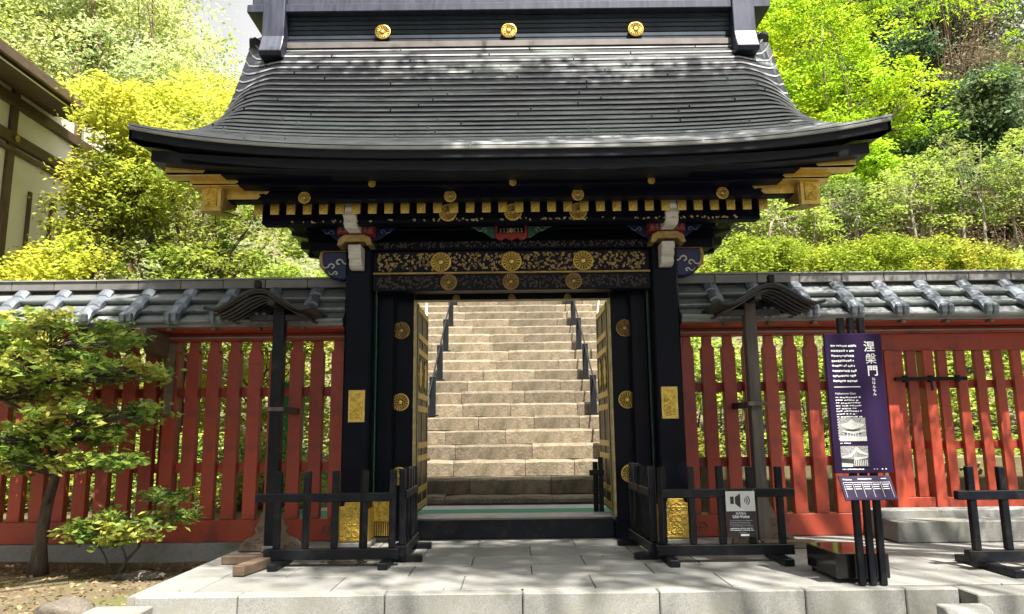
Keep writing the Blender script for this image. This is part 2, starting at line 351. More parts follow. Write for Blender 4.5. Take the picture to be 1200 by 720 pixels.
# stone stair
stair = MB().box(-2.6, 2.6, 10.75, 11.2, -.3, .12).build('stone_stair', 'joint', kind='structure')
st = MB(); r_, t_ = .232, .42
for k in range(1, 20):
    z = .10 + .09 + (k - 1) * r_; y = 10.66 + (k - 1) * t_
    st.box(-2.55, 2.55, y + .06, y + t_ + .5, z - r_ - .1, z - .03)
st.build('step_core', 'joint', stair, origin=(0, 10.7, 0))
for k in range(1, 20):
    z = .10 + .09 + (k - 1) * r_; y = 10.66 + (k - 1) * t_
    low = z - (.09 if k == 1 else r_) - .0
    x = -2.6 + rnd.uniform(-.5, 0)
    while x < 2.6:
        L = rnd.uniform(.75, 1.5) if k > 3 else rnd.uniform(.5, 1.2)
        x1 = min(x + L, 2.7)
        a, b = max(x, -2.6), x1
        if b - a < .1: x = x1; continue
        dy, dz = rnd.uniform(-.018, .018), rnd.uniform(-.012, .012)
        mb = MB(); n = 7
        # slightly irregular worn block
        P = []
        jr = .0045 if k > 3 else .012
        for lay in ((.006, low + .004), (0, z - .032), (.03, z + dz), (t_ + .05, z + dz)):
            for i in range(n):
                f_ = i / (n - 1); xx = a + .004 + (b - a - .008) * f_
                cr = .012 if i in (0, n - 1) else 0
                P.append((xx, y + dy + lay[0] + rnd.uniform(-jr, jr) * (lay[0] < .1) + cr * (lay[0] < .1), lay[1] + rnd.uniform(-jr, jr) * .5 * (lay[1] > low + .01) - cr * .6 * (lay[1] > low + .01)))
        mb.v = P
        for l in range(3):
            for i in range(n - 1): q = l * n + i; mb.f.append((q, q + 1, q + n + 1, q + n))
        mb.f.append((0, n, 2 * n, 3 * n)); mb.f.append((n - 1, 4 * n - 1, 3 * n - 1, 2 * n - 1))
        mb.build('stair_stone', 'step', stair, origin=((a + b) / 2, y, z)); x = x1

# ------------------------------------------------------------------ medallion
def medallion_mesh(r, petals=16, name='medallion'):
    m_ = MB(); N = petals * 4
    rings = [(1.0, 0), (1.0, .10), (.90, .13), (.84, .07), (.78, None), (.30, None), (.26, .05), (.22, .16), (.0001, .2)]
    idx = []
    for (rr, hh) in rings:
        idx.append(len(m_.v))
        for j in range(N):
            a = 2 * math.pi * j / N
            if hh is None:
                ph = (j % 4); h_ = (.03, .12, .15, .12)[ph]
                if rr < .5: h_ *= .7
            else: h_ = hh
            m_.v.append((math.cos(a) * rr * r, -h_ * r * 1.1, math.sin(a) * rr * r))
    for a, b in zip(idx, idx[1:]):
        for j in range(N): m_.f.append((a + j, b + j, b + (j + 1) % N, a + (j + 1) % N))
    me = bpy.data.meshes.new(name); me.from_pydata(m_.v, [], m_.f)
    me.materials.append(M['gold']); me.materials.append(M['bronze_dark'])
    for q, p in enumerate(me.polygons):
        ring, j = divmod(q, N)
        if (ring in (4, 3) and j % 4 in (0,) ) or ring == 5 : p.material_index = 1
    return me
MED = {}
def medallion(x, y, z, r, parent, mtl='gold', petals=16, tilt=0):
    key = (round(r, 3), mtl, petals)
    if key not in MED:
        me = medallion_mesh(r, petals); me.materials[0] = M[mtl]; MED[key] = me
    o = link('medallion', MED[key], parent, (x, y, z)); o.rotation_euler = (tilt, rnd.uniform(-.1, .1), 0); return o

# ------------------------------------------------------------------ the gate
gate = empty('temple_gate', (0, 7.6, 0), 'black lacquered temple gate with gold fittings under a curved copper roof', 'gate')
RW = 3.35; D = 2.15; YE = 6.15
def prof(d): return 3.54 + .445 * d + .29 * d * d
EP = [(0, 3.76), (.6, 3.87), (1.2, 4.13), (1.7, 4.72), (2.0, 5.30), (2.15, 5.68), (2.6, 6.5)]
def edgep(d): return float(np.interp(d, [p[0] for p in EP], [p[1] for p in EP]))
def up(x): return .22 * (abs(x) / RW) ** 3.4
def roofw(d): return 3.36 - .18 * min(1, d / 1.2) - .06 * max(0, d - 1.2)
def zroof(x, d):
    t = max(0, min(1, d / D)); wd = roofw(d)
    z = prof(d) + up(x) * (1 - t) ** 1.3
    e = .5
    mk = max(0, min(1, (abs(x) - (wd - e)) / e)) ** 1.7
    return z - mk * max(0, prof(d) + .22 * (1 - t) ** 1.3 - edgep(d))
def rearw(y): return 1 - .13 * smoothstep(8.3, 9.85, y) if y > 8.3 else 1
NC = 24; NX = 72
# arc-length spaced course lines
ds = np.linspace(0, D, 400); zs = np.array([prof(d) for d in ds]); arc = np.concatenate([[0], np.cumsum(np.hypot(np.diff(ds), np.diff(zs)))])
dk = [float(np.interp(arc[-1] * k / NC, arc, ds)) for k in range(NC + 1)]
def shift(x, d):
    wd = roofw(d); k = max(0, min(1, (abs(x) - (wd - .42)) / .42))
    return .26 * k ** 1.5 * min(1, d / .9)
for sgn in (1, -1):     # front and rear slopes
    m_ = MB(); lines = []
    ncc = NC if sgn == 1 else 12
    kk = dk if sgn == 1 else [D * i / 12 for i in range(13)]
    for k in range(ncc):
        for (d0, hh, back) in ((kk[k], .0, .045), (kk[k], .026, .045), (kk[k], .036, 0), (kk[k], .056, 0)):
            ln = []
            for i in range(NX + 1):
                u = -1 + 2 * i / NX; u = math.copysign(abs(u) ** .8, u)
                x = u * roofw(d0); dd = min(d0 + shift(x, d0), D + .05)
                if back: dd = min(dd + back, D + .05)
                z = zroof(x, dd) + hh
                y = YE + dd if sgn == 1 else 8.3 + (8.3 - YE - dd) * .72
                ln.append(len(m_.v)); m_.v.append((x * rearw(y), y, z))
            lines.append(ln)
    for a, b in zip(lines, lines[1:]):
        for i in range(NX):
            q = (a[i], a[i + 1], b[i + 1], b[i])
            m_.f.append(q if sgn == 1 else q[::-1])
    o = m_.build('roof_slope', 'roof', gate); o.data.materials.append(M['roof_lip_glint'])
    for q, p in enumerate(o.data.polygons):
        if (q // NX) % 4 == 2: p.material_index = 1
m_ = MB(); rs = random.Random(5)
for k in range(24):
    x = -2.9 + rs.uniform(0, .9)
    while x < 2.9:
        d0 = dk[k]; d1 = dk[k + 1]
        z0 = zroof(x, d0) + .058; z1 = zroof(x, d1) + .018
        m_.hexa([(x - .008, YE + d0 - .003, z0 - .034), (x + .008, YE + d0 - .003, z0 - .034), (x + .008, YE + d1, z1 - .02), (x - .008, YE + d1, z1 - .02),
                 (x - .008, YE + d0 - .003, z0 + .003), (x + .008, YE + d0 - .003, z0 + .003), (x + .008, YE + d1, z1 + .006), (x - .008, YE + d1, z1 + .006)])
        x += rs.uniform(1.4, 2.2)
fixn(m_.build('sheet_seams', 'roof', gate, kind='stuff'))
# underside of the roof, verge edge and thick eave
for sgn in (1, -1):
    m_ = MB(); top = []; bot = []
    N_ = 26
    for side in (-1, 1):
        m_ = MB(); prev = None
        for i in range(N_ + 1):
            d = D * i / N_; x = side * (roofw(d) - .012)
            dd = min(d + shift(x, d), D)
            y = YE + dd if sgn == 1 else 8.3 + (8.3 - YE - dd) * .72
            z = zroof(x, dd)
            row = [(x, y, z + .01), (x, y, z - .10), (x - side * .12, y, z - .17), (x - side * .35, y, z - .19)]
            idx = []
            for p in row: idx.append(len(m_.v)); m_.v.append((p[0] * rearw(y), p[1], p[2]))
            if prev:
                for a in range(3): m_.f.append((prev[a], idx[a], idx[a + 1], prev[a + 1]))
            prev = idx
        m_.build('verge', 'lacquer_dull', gate)
    m_ = MB(); prev = None
    for i in range(N_ + 1):
        d = D * i / N_; y = YE + d if sgn == 1 else 8.3 + (8.3 - YE - d) * .72
        idx = []
        for j in range(21):
            x = -2.9 + 5.8 * j / 20; idx.append(len(m_.v)); m_.v.append((x * rearw(y), y, prof(d) + up(x) * (1 - d / D) - .20))
        if prev:
            for a in range(20): m_.f.append((prev[a], idx[a], idx[a + 1], prev[a + 1]))
        prev = idx
    m_.build('soffit', 'soffit', gate)
def curved_board(name, mtl, xw, y0, y1, zt, zb, upk=1.0, n=30, par=gate):
    """board across the eaves that follows the upturn of the roof; zt/zb are heights at the centre"""
    m_ = MB(); prev = None
    for i in range(n + 1):
        u = -1 + 2 * i / n; x = u * xw; w_ = up(x) * upk; x *= rearw(y1)
        idx = []
        for p in ((x, y0, zb + w_), (x, y0, zt + w_), (x, y1, zt + w_), (x, y1, zb + w_)): idx.append(len(m_.v)); m_.v.append(p)
        if prev:
            for a in range(4): m_.f.append((prev[a], prev[(a + 1) % 4], idx[(a + 1) % 4], idx[a]))
        else: m_.f.append(tuple(idx))
        prev = idx
    m_.f.append(tuple(prev[::-1]))
    return fixn(m_.build(name, mtl, par, bevel=.004))
def front_and_back(fn, y0, y1):
    fn(y0, y1); fn(8.3 + (8.3 - y1) * .72, 8.3 + (8.3 - y0) * .72)
front_and_back(lambda a, b: curved_board('eave_edge', 'roof_edge', 3.33, a, b, 3.555, 3.46), 6.16, 6.7)
front_and_back(lambda a, b: curved_board('eave_edge', 'roof_edge', 3.17, a, b, 3.47, 3.365, .62), 6.21, 6.75)
curved_board('eave_trim', 'wallcap_top', 3.352, 6.135, 6.158, 3.562, 3.532)
front_and_back(lambda a, b: curved_board('eave_board', 'soffit', 3.10, a, b, 3.55, 3.372, .25), 6.35, 6.49)
front_and_back(lambda a, b: curved_board('eave_board', 'soffit', 2.94, a, b, 3.56, 3.325, .35), 6.5, 6.68)
front_and_back(lambda a, b: curved_board('eave_board', 'soffit', 2.72, a, b, 3.56, 3.262, .02), 6.69, 6.83)
for x in (-1.27, 0.02, 1.29): medallion(x, 6.493, 3.345 + up(x) * .2, .034, gate, petals=8)
for x in (-1.94, -.57, .63, 1.99): medallion(x, 6.683, 3.282 + up(x) * .0, .058, gate)
# gold corner plates on the three stacked boards, pointed towards the middle
def plate(x0, x1, z0, z1, y, s, mtl='gold_dull', tip=.06, lift=0):
    h_ = (z1 - z0); zc = (z0 + z1) / 2
    pts = [(x0, z0), (x1, z0), (x1 + tip * .25, z0 + h_ * .2), (x1 + tip * .05, z0 + h_ * .33), (x1 + tip * .5, z0 + h_ * .36), (x1 + tip * .75, z0 + h_ * .3),
           (x1 + tip, zc), (x1 + tip * .75, z1 - h_ * .3), (x1 + tip * .5, z1 - h_ * .36), (x1 + tip * .05, z1 - h_ * .33), (x1 + tip * .25, z1 - h_ * .2), (x1, z1), (x0, z1)]
    pts = [(p[0] * s, p[1] + lift * (abs(p[0]) - abs(x1))) for p in pts]
    return fixn(MB().prism(pts, 'y', y, y + .012).build('gilt_plate', mtl, gate, bevel=.002))
for s in (-1, 1):
    # x measured outward-in, so negative steps
    plate(3.10, 2.76, 3.415, 3.545, 6.335, s, 'gold', -.09, .02)
    plate(2.94, 2.52, 3.362, 3.465, 6.485, s, 'gold', -.10, .01)
    plate(2.72, 2.38, 3.272, 3.43, 6.675, s, 'gold', -.11, .0)
    MB().box(s * 2.60, s * 3.10, 6.345, 6.49, 3.392, 3.40).build('gilt_underplate', 'gold', gate)
    MB().box(s * 2.50, s * 2.93, 6.50, 6.68, 3.345, 3.353).build('gilt_underplate', 'gold', gate)
# rafters with gilt ends, each its own piece
rf0 = MB(); nn = 12
prev = None
def rafter_z(y):
    d = min(y, 16.6 - y) - YE
    return prof(max(0, d)) - .30
ycs = [6.9, 7.2, 7.6, 8.0, 8.3, 8.6, 9.0, 9.4, 9.7]
zoff = 3.235 - rafter_z(6.9)
pts_t = [(y, rafter_z(y) + zoff * (1 - smoothstep(6.9, 7.6, y)) * 1 + .05) for y in ycs]
pts_b = [(y, z - .10) for y, z in pts_t]
rf0.prism(pts_b + pts_t[::-1], 'x', -.04, .04)
XR = [-2.44 + i * 4.88 / 31 for i in range(32)]
raf = fixn(rf0.build('rafter', 'gold_dull', gate, origin=(0, 7.6, 0)))
raf.data.materials.clear(); raf.data.materials.append(mat('rafter_brown', (.07, .038, .016), (.03, .018, .01), 6, .45))
cap = MB().box(-.042, .042, 6.882, 6.899, 3.183, 3.287).build('rafter_end', 'gold', gate, origin=(0, 6.89, 3.235), bevel=.004)
capi = MB().box(-.024, .024, 6.874, 6.883, 3.20, 3.262).build('rafter_end_boss', 'gold_carved', gate, origin=(0, 6.88, 3.23), bevel=.003)
for i, x in enumerate(XR):
    if i == 0:
        base = (raf, cap, capi)
        raf.location.x += x; cap.location.x += x; capi.location.x += x
        for q in base: W[q.name] = W[q.name] + Vector((x, 0, 0))
        # the end is a piece of its rafter
    else:
        dx = x - XR[0]
        r2 = copy_part(raf, gate, (dx, 0, 0)); c2 = copy_part(cap, gate, (dx, 0, 0)); c3 = copy_part(capi, gate, (dx, 0, 0))
        c2.parent = r2; c2.location = W[c2.name] - W[r2.name]; c3.parent = r2; c3.location = W[c3.name] - W[r2.name]
for q in (cap, capi): q.parent = raf; q.location = W[q.name] - W[raf.name]
# bargeboards
for s in (-1, 1):
    m_ = MB(); prev = None
    for i in range(41):
        y = 6.58 + (9.82 - 6.58) * i / 40
        d = min(y, 16.6 - y) - YE; zt = prof(d) - .16 + .05
        zt = min(zt, 5.35)
        hb = .31 - .01 * smoothstep(0, 1, (min(y, 16.6 - y) - 6.58) / .9)
        if d < .9: zt = zt * smoothstep(.3, .9, d) + (1 - smoothstep(.3, .9, d)) * (3.44 + .12 * d)
        idx = []
        for p in ((s * 2.68, y, zt - hb), (s * 2.68, y, zt), (s * 2.85, y, zt), (s * 2.85, y, zt - hb)): idx.append(len(m_.v)); m_.v.append((p[0] * rearw(y), p[1], p[2]))
        if prev:
            for a in range(4): m_.f.append((prev[a], prev[(a + 1) % 4], idx[(a + 1) % 4], idx[a]))
        else: m_.f.append(tuple(idx))
        prev = idx
    m_.f.append(tuple(prev[::-1]))
    bb = fixn(m_.build('bargeboard', 'lacquer', gate, bevel=.004))
    a, b = (2.675, 2.855)
    MB().box(s * a, s * b, 6.562, 6.579, 3.13, 3.44).build('gilt_end', 'gold', bb, bevel=.004)
    MB().box(s * (a + .035), s * (b - .035), 6.55, 6.563, 3.165, 3.405).build('gilt_end_panel', 'gold_carved', bb, bevel=.003)
    fixn(MB().prism([(6.58, 3.13), (6.76, 3.19), (6.93, 3.27), (6.93, 3.40), (6.58, 3.44)], 'x', s * 2.662, s * 2.676).build('gilt_side_plate', 'gold_dull', bb))
    for y_, z_ in ((6.58, 3.13),):
        fixn(MB().prism([(6.58, 3.118), (7.0, 3.20), (7.0, 3.214), (6.58, 3.131)], 'x', s * 2.67, s * 2.86).build('gilt_underside', 'gold_dull', bb))
    # gable infill set inside
    fixn(MB().prism([(6.9, 3.30), (9.7, 3.30), (9.2, 4.0), (8.3, 5.2), (7.5, 4.0)], 'x', s * 2.2, s * 2.26).build('gable_panel', 'lacquer', gate))
# main ridge
HX = 2.62
MB().box(-HX - .2, HX + .2, 8.10, 8.50, 5.40, 5.565).build('ridge_base', 'ridge_dark', gate, bevel=.006)
MB().box(-HX, HX, 8.08, 8.52, 5.567, 5.645).build('ridge_course', 'ridge_grey', gate, bevel=.006)
for k in range(6):
    MB().box(-HX, HX, 8.13 - .006 * k, 8.47 + .006 * k, 5.648 + k * .056, 5.648 + k * .056 + .051).build('ridge_course', 'ridge_dark', gate, bevel=.004)
MB().box(-HX - .46, HX + .46, 8.0, 8.6, 5.985, 6.09).build('ridge_cap', 'ridge', gate, bevel=.01)
MB().box(-HX - .43, HX + .43, 8.06, 8.54, 6.093, 6.25).build('ridge_cap', 'ridge', gate, bevel=.03)
for s in (-1, 1):
    pts = [(7.97, 6.2), (7.96, 5.66), (7.92, 5.54), (7.87, 5.44), (7.90, 5.39), (8.68, 5.39), (8.68, 6.2)]
    fixn(MB().prism(pts, 'x', s * (HX - .0), s * (HX + .26)).build('ridge_end_block', 'ridge', gate, bevel=.012, segs=2))
for x in (-1.49, .0, 1.5): medallion(x, 8.085, 5.765, .092, gate, petals=16)
# columns
for s in (-1, 1):
    c = MB().box(s * 1.44, s * 1.71, 7.45, 7.72, .05, 3.12).build('column', 'lacquer', gate, bevel=.02)
    MB().box(s * 1.40, s * 1.75, 7.41, 7.76, 0.002, .05).build('column_base_stone', 'stonebase', gate, bevel=.01)
    # gilt shoe with arched shoulders
    x0, x1 = 1.425, 1.725
    arch = [(s * x0, .052), (s * x1, .052), (s * x1, .36), (s * (x1 - .03), .39), (s * (x1 - .06), .39), (s * (x1 - .075), .43), (s * (x0 + .075), .43), (s * (x0 + .06), .39), (s * (x0 + .03), .39), (s * x0, .36)]
    fixn(MB().prism(arch, 'y', 7.428, 7.449).build('gilt_shoe', 'gold_carved', c, bevel=.004))
    # embossed vine on the shoe
    em = MB(); zc_ = .24; xc_ = s * 1.575
    for q in range(3):
        for sd_ in (-1, 1):
            zz = .13 + q * .11
            pts = [(xc_ + sd_ * (.015 + .035 * math.sin(a) + .01 * a / 3), 7.426, zz + .04 * math.cos(a) * (1 - a / 9)) for a in np.linspace(0, 5.2, 12)]
            em.tube(pts, .006, 5)
    em.tube([(xc_ - .125, 7.426, .07), (xc_ + .125, 7.426, .07), (xc_ + .125, 7.426, .35), (xc_ - .125, 7.426, .35), (xc_ - .125, 7.426, .07)], .006, 5)
    em.build('embossing', 'gold', c, smooth=True)
    fixn(MB().prism([(7.45, .052), (7.72, .052), (7.72, .36), (7.45, .36)], 'x', s * 1.422, s * 1.4385).build('gilt_shoe_side', 'gold_carved', c, bevel=.003))
    pl = MB().box(s * 1.48, s * 1.645, 7.432, 7.449, 1.20, 1.52).build('gilt_wrap_plate', 'gold', c, bevel=.004)
    MB().box(s * 1.505, s * 1.62, 7.424, 7.433, 1.235, 1.485).build('inner_panel', 'gold_carved', c, bevel=.003)
    # jamb post behind, with tasselled shoe
    j = MB().box(s * 1.25, s * 1.42, 7.74, 7.92, .05, 2.9).build('jamb_post', 'lacquer', gate, bevel=.012)
    MB().box(s * 1.23, s * 1.44, 7.722, 7.739, .21, .45).build('gilt_shoe', 'gold_carved', j, bevel=.004)
    fr = MB()
    for q in range(9): xx = s * (1.245 + q * .0225); fr.tube([(xx, 7.73, .21), (xx, 7.725, .07)], .008, 5)
    fr.build('gilt_tassels', 'gold', j)
    MB().box(s * 1.425, s * 1.436, 7.722, 7.9, .5, 2.8).build('jamb_reflection_strip', 'green', j)  # green colour stands for the reflection on the dark inner jamb face
    # rear column
    MB().box(s * 1.5, s * 1.74, 9.25, 9.49, .05, 3.3).build('rear_column', 'lacquer', gate, bevel=.015)
    MB().box(s * 1.45, s * 1.70, 7.73, 9.24, 2.62, 2.86).build('tie_beam', 'lacquer', gate, bevel=.008)
    MB().box(s * 1.45, s * 1.70, 7.73, 9.24, 3.0, 3.22).build('tie_beam', 'lacquer', gate, bevel=.008)
    # fixed side panel with three medallions
    MB().box(s * 1.055, s * 1.247, 7.86, 7.93, .05, 2.75).build('side_panel', 'lacquer', gate, bevel=.006)
    MB().box(s * 1.03, s * 1.056, 7.84, 7.95, .22, 2.50).build('door_jamb', 'gold_pale', gate, bevel=.003)
    for z in (2.17, 1.41, .65): medallion(s * 1.185 + (s > 0) * .015, 7.835, z, .092, gate, 'gold' if z < 2 else 'gold_dull', 16)
# cross beams and friezes
MB().box(-1.05, 1.05, 7.86, 7.93, 2.50, 2.76).build('door_head', 'lacquer', gate, bevel=.006)
MB().box(-1.04, 1.04, 7.845, 7.86, 2.475, 2.497).build('head_trim', 'gold_pale', gate)
MB().box(-1.44, 1.44, 7.50, 7.70, 2.535, 2.705).build('lower_beam', 'lacquer', gate, bevel=.006)
MB().box(-1.43, 1.43, 7.47, 7.505, 2.707, 2.724).build('beam_moulding', 'gold_dull', gate)
MB().box(-1.44, 1.44, 7.52, 7.72, 2.726, 2.955).build('frieze_beam', 'lacquer', gate, bevel=.004)
MB().box(-2.1, 2.1, 7.47, 7.70, 2.965, 3.06).build('upper_beam', 'soffit', gate, bevel=.008)
MB().box(-2.15, 2.15, 7.50, 7.68, 3.18, 3.30).build('wall_plate', 'soffit', gate, bevel=.008)
MB().box(-2.15, 2.15, 7.62, 7.70, 3.06, 3.7).build('infill_board', 'soffit', gate)
MB().box(-2.45, 2.45, 7.02, 7.16, 3.125, 3.17).build('eave_purlin', 'soffit', gate, bevel=.008)
MB().box(-2.45, 2.45, 7.03, 7.06, 3.172, 3.34).build('rafter_infill', 'soffit', gate)
MB().box(-2.2, 2.2, 9.25, 9.45, 3.05, 3.5).build('rear_plate', 'soffit', gate, bevel=.008)
def arabesque(name, x0, x1, z0, z1, y, n, mtl, size, par=gate, seed=3):
    rr = random.Random(seed); m_ = MB(); seen = []
    for i in range(n):
        cx, cz = rr.uniform(x0, x1), rr.uniform(z0, z1); a = rr.uniform(0, 6.28)
        if any(abs(cx - p[0]) < size * .55 and math.hypot(cx - p[0], cz - p[1]) < size * .42 for p in seen): continue
        seen.append((cx, cz)); L = size * rr.uniform(.6, 1.3)
        k = rr.choice((-1, 1)) * rr.uniform(.6, 1.6); N_ = 5; lft, rgt = [], []
        px, pz, aa = cx, cz, a
        for q in range(N_):
            f_ = q / (N_ - 1); wd = L * .20 * math.sin(math.pi * min(1, .15 + f_ * .85)) + .0012
            lft.append((px - math.sin(aa) * wd, pz + math.cos(aa) * wd)); rgt.append((px + math.sin(aa) * wd, pz - math.cos(aa) * wd))
            px += math.cos(aa) * L / N_; pz += math.sin(aa) * L / N_; aa += k / N_ * 1.6
        pts = lft + rgt[::-1]
        if all(z0 <= p[1] <= z1 and x0 <= p[0] <= x1 for p in pts):
            i0 = len(m_.v); m_.v += [(p[0], y, p[1]) for p in pts] + [(p[0], y + .004, p[1]) for p in pts]; n_ = len(pts)
            for q in range(N_ - 1): m_.f.append((i0 + q, i0 + q + 1, i0 + n_ - 2 - q, i0 + n_ - 1 - q))
            for q in range(n_): m_.f.append((i0 + q, i0 + n_ + q, i0 + n_ + (q + 1) % n_, i0 + (q + 1) % n_))
    return fixn(m_.build(name, mtl, par, kind='stuff'))
arabesque('gilt_arabesque', -1.4, 1.4, 2.74, 2.945, 7.515, 1100, 'gold_dull', .046)
arabesque('faint_arabesque', -1.4, 1.4, 2.55, 2.695, 7.495, 700, M['bronze_dark'], .04, seed=5)
arabesque('faint_arabesque', -1.6, 1.6, 2.975, 3.05, 7.465, 500, M['bronze_dark'], .034, seed=6)
arabesque('gilt_arabesque', -2.3, 2.3, 3.127, 3.168, 7.014, 260, 'gold_pale', .034, seed=8)
for x in (-.735, 0, .745): medallion(x, 7.51, 2.838, .105, gate, 'gold')
for x in (-.65, -.01, .64): medallion(x, 7.49, 2.62, .085, gate, 'gold_dull')
for x in (-.62, .02, .66): medallion(x, 7.018, 3.222, .088, gate, 'gold')
for x in (-.6, 0, .6): medallion(x, 7.857, 2.515, .04, gate, 'gold_dull', 8)
# red plaque and painted cloud brackets under the purlin
pq = MB().box(-.165, .165, 7.40, 7.46, 3.085, 3.22).build('plaque', 'rpaint', gate, bevel=.004)
sc_ = []
for i in range(17): a = i / 16; sc_.append((-.165 + .33 * a, 3.085 - .028 * abs(math.sin(a * math.pi * 3)) - .012))
fixn(MB().prism([(-.165, 3.084)] + sc_ + [(.165, 3.084)], 'y', 7.41, 7.45).build('plaque_valance', 'rpaint', pq))
MB().box(-.14, .14, 7.393, 7.40, 3.11, 3.195).build('plaque_field', 'lacquer', pq)
fr = MB()
for i in range(-3, 4):
    if i: fr.box(i * .036 - .012, i * .036 + .012, 7.387, 7.393, 3.115, 3.125); fr.box(i * .036 - .004, i * .036 + .004, 7.387, 7.393, 3.12, 3.16); fr.box(i * .036 - .012, i * .036 + .008, 7.387, 7.393, 3.15, 3.158)
fr.build('fret_ornament', 'gold_pale', pq)
medallion(0, 7.39, 3.138, .024, pq, 'gold', 8)
def scroll(cx, cy, cz, s, size, mtl, par, name='cloud_scroll', th=.009):
    m_ = MB()
    a_ = np.linspace(0, 5.2, 16)
    m_.tube([(cx + s * size * (.42 * math.cos(a) * (1 - a / 7)), cy, cz + size * .42 * math.sin(a) * (1 - a / 7)) for a in a_], th, 5)
    m_.tube([(cx + s * size * (.42 + t * .95), cy, cz + size * (-.0 - .35 * math.sin(t * 3.0) + .75 * t * .6)) for t in np.linspace(0, 1, 8)], [th * (1 - .6 * t) for t in np.linspace(0, 1, 8)], 5)
    return m_.build(name, mtl, par, smooth=True)
for s in (-1, 1):
    pts = [(s * .17, 3.19), (s * .42, 3.19), (s * .34, 3.16), (s * .27, 3.12), (s * .2, 3.07), (s * .17, 3.07)]
    b = fixn(MB().prism(pts, 'y', 7.42, 7.46).build('cloud_bracket', 'green', gate, bevel=.003))
    scroll(s * .27, 7.412, 3.15, s, .07, 'pgreen', b, th=.006)
    pts = [(s * 1.20, 3.19), (s * 1.44, 3.19), (s * 1.44, 3.05), (s * 1.36, 3.07), (s * 1.28, 3.13)]
    b = fixn(MB().prism(pts, 'y', 7.42, 7.46).build('cloud_bracket', 'blue', gate, bevel=.003))
    scroll(s * 1.33, 7.412, 3.14, -s, .07, 'pblue', b, th=.006)
    # outside of the column too
    pts = [(s * 1.98, 3.19), (s * 1.74, 3.19), (s * 1.74, 3.03), (s * 1.80, 3.06), (s * 1.90, 3.14)]
    b = fixn(MB().prism(pts, 'y', 7.42, 7.46).build('cloud_bracket', 'blue', gate, bevel=.003))
    scroll(s * 1.85, 7.412, 3.14, s, .07, 'pblue', b, th=.006)
    # bracket block on the column: red fretted block, gilt yoke, white stepped noses
    rb = MB().box(s * 1.40, s * 1.76, 7.26, 7.44, 3.085, 3.205).build('bracket_block', 'rpaint', gate, bevel=.004)
    fr = MB()
    for i in range(7):
        xx = s * (1.43 + i * .05); fr.box(xx - .015, xx + .015, 7.252, 7.26, 3.11, 3.12); fr.box(xx - .004, xx + .004, 7.252, 7.26, 3.12, 3.18); fr.box(xx - .015, xx + .015, 7.252, 7.26, 3.17, 3.18)
    fr.build('fret_ornament', 'pblue', rb)
    yk = [(s * 1.40, 2.96), (s * 1.42, 3.04), (s * 1.48, 3.075), (s * 1.68, 3.075), (s * 1.74, 3.04), (s * 1.76, 2.96), (s * 1.71, 2.96), (s * 1.68, 3.0), (s * 1.48, 3.0), (s * 1.45, 2.96)]
    fixn(MB().prism(yk, 'y', 7.24, 7.44).build('gilt_yoke', 'gold_dull', gate, bevel=.006))
    for (z0, y0) in ((2.74, 7.34), (3.09, 7.05)):
        pts = [(7.449, z0 + .23), (y0 - .10, z0 + .23), (y0 - .11, z0 + .17), (y0 - .07, z0 + .15), (y0 - .08, z0 + .10), (y0 - .03, z0 + .08), (y0 - .04, z0 + .03), (y0 + .02, z0), (7.449, z0)]
        fixn(MB().prism(pts, 'x', s * 1.515, s * 1.645).build('white_carved_nose', 'white', gate, bevel=.008, segs=2))
    # side nose (outside the column) with scroll relief
    pts = [(s * 1.712, 2.955), (s * 1.96, 2.955), (s * 1.985, 2.90), (s * 1.97, 2.80), (s * 1.93, 2.75), (s * 1.90, 2.70), (s * 1.80, 2.67), (s * 1.712, 2.67)]
    sn = fixn(MB().prism(pts, 'y', 7.50, 7.66).build('side_nose', 'blue', gate, bevel=.008))
    MB().box(s * 1.713, s * 1.985, 7.485, 7.67, 2.957, 3.03).build('nose_cap', 'gold_dull', sn, bevel=.01)
    fixn(MB().prism([(s * 1.986, 2.955), (s * 2.0, 2.90), (s * 1.988, 2.80), (s * 1.945, 2.745), (s * 1.925, 2.76), (s * 1.955, 2.80), (s * 1.966, 2.90), (s * 1.96, 2.955)], 'y', 7.49, 7.665).build('nose_edge', 'gold_dull', sn))
    scroll(s * 1.79, 7.488, 2.84, -s, .10, 'white', sn, th=.010)
    scroll(s * 1.86, 7.488, 2.80, s, .085, 'white', sn, th=.009)
    scroll(s * 1.82, 7.488, 2.725, s, .06, 'white', sn, th=.008)
# threshold
MB().box(-1.03, 1.03, 7.90, 8.05, .003, .195).build('threshold', M['lacquer_dull'], gate, bevel=.006)
MB().box(-1.1, 1.1, 8.052, 8.36, .05, .215).build('threshold_sill', 'sill', gate, bevel=.006)
for s in (-1, 1): MB().box(s * 1.032, s * 1.24, 7.84, 8.05, .003, .17).build('threshold_end', 'lacquer', gate, bevel=.006)
# door leaves, opened inwards
for s in (-1, 1):
    dl = MB().box(s * 1.04, s * 1.09, 8.06, 9.02, .24, 2.50).build('door_leaf', 'lacquer', gate, origin=(s * 1.05, 8.06, .24), bevel=.004)
    for y in (8.06, 8.50, 8.975): MB().box(s * 1.031, s * 1.0395, y, y + .04, .24, 2.50).build('door_stile', 'gold_pale', dl, bevel=.002)
    for z in (.27, .44, .78, .92, 1.32, 1.46, 1.95, 2.12, 2.42): MB().box(s * 1.028, s * 1.0393, 8.101, 8.974, z, z + .065).build('door_rail', 'gold', dl, bevel=.002)
    for yy in (8.28, 8.74):
        pts = [(yy + .10 * math.cos(a) * (1 + .25 * math.cos(6 * a)), 1.74 + .16 * math.sin(a) * (1 + .15 * math.cos(8 * a))) for a in np.linspace(0, 6.283, 25)[:-1]]
        fixn(MB().prism(pts, 'x', s * 1.026, s * 1.0393).build('leaf_ornament', 'gold', dl))

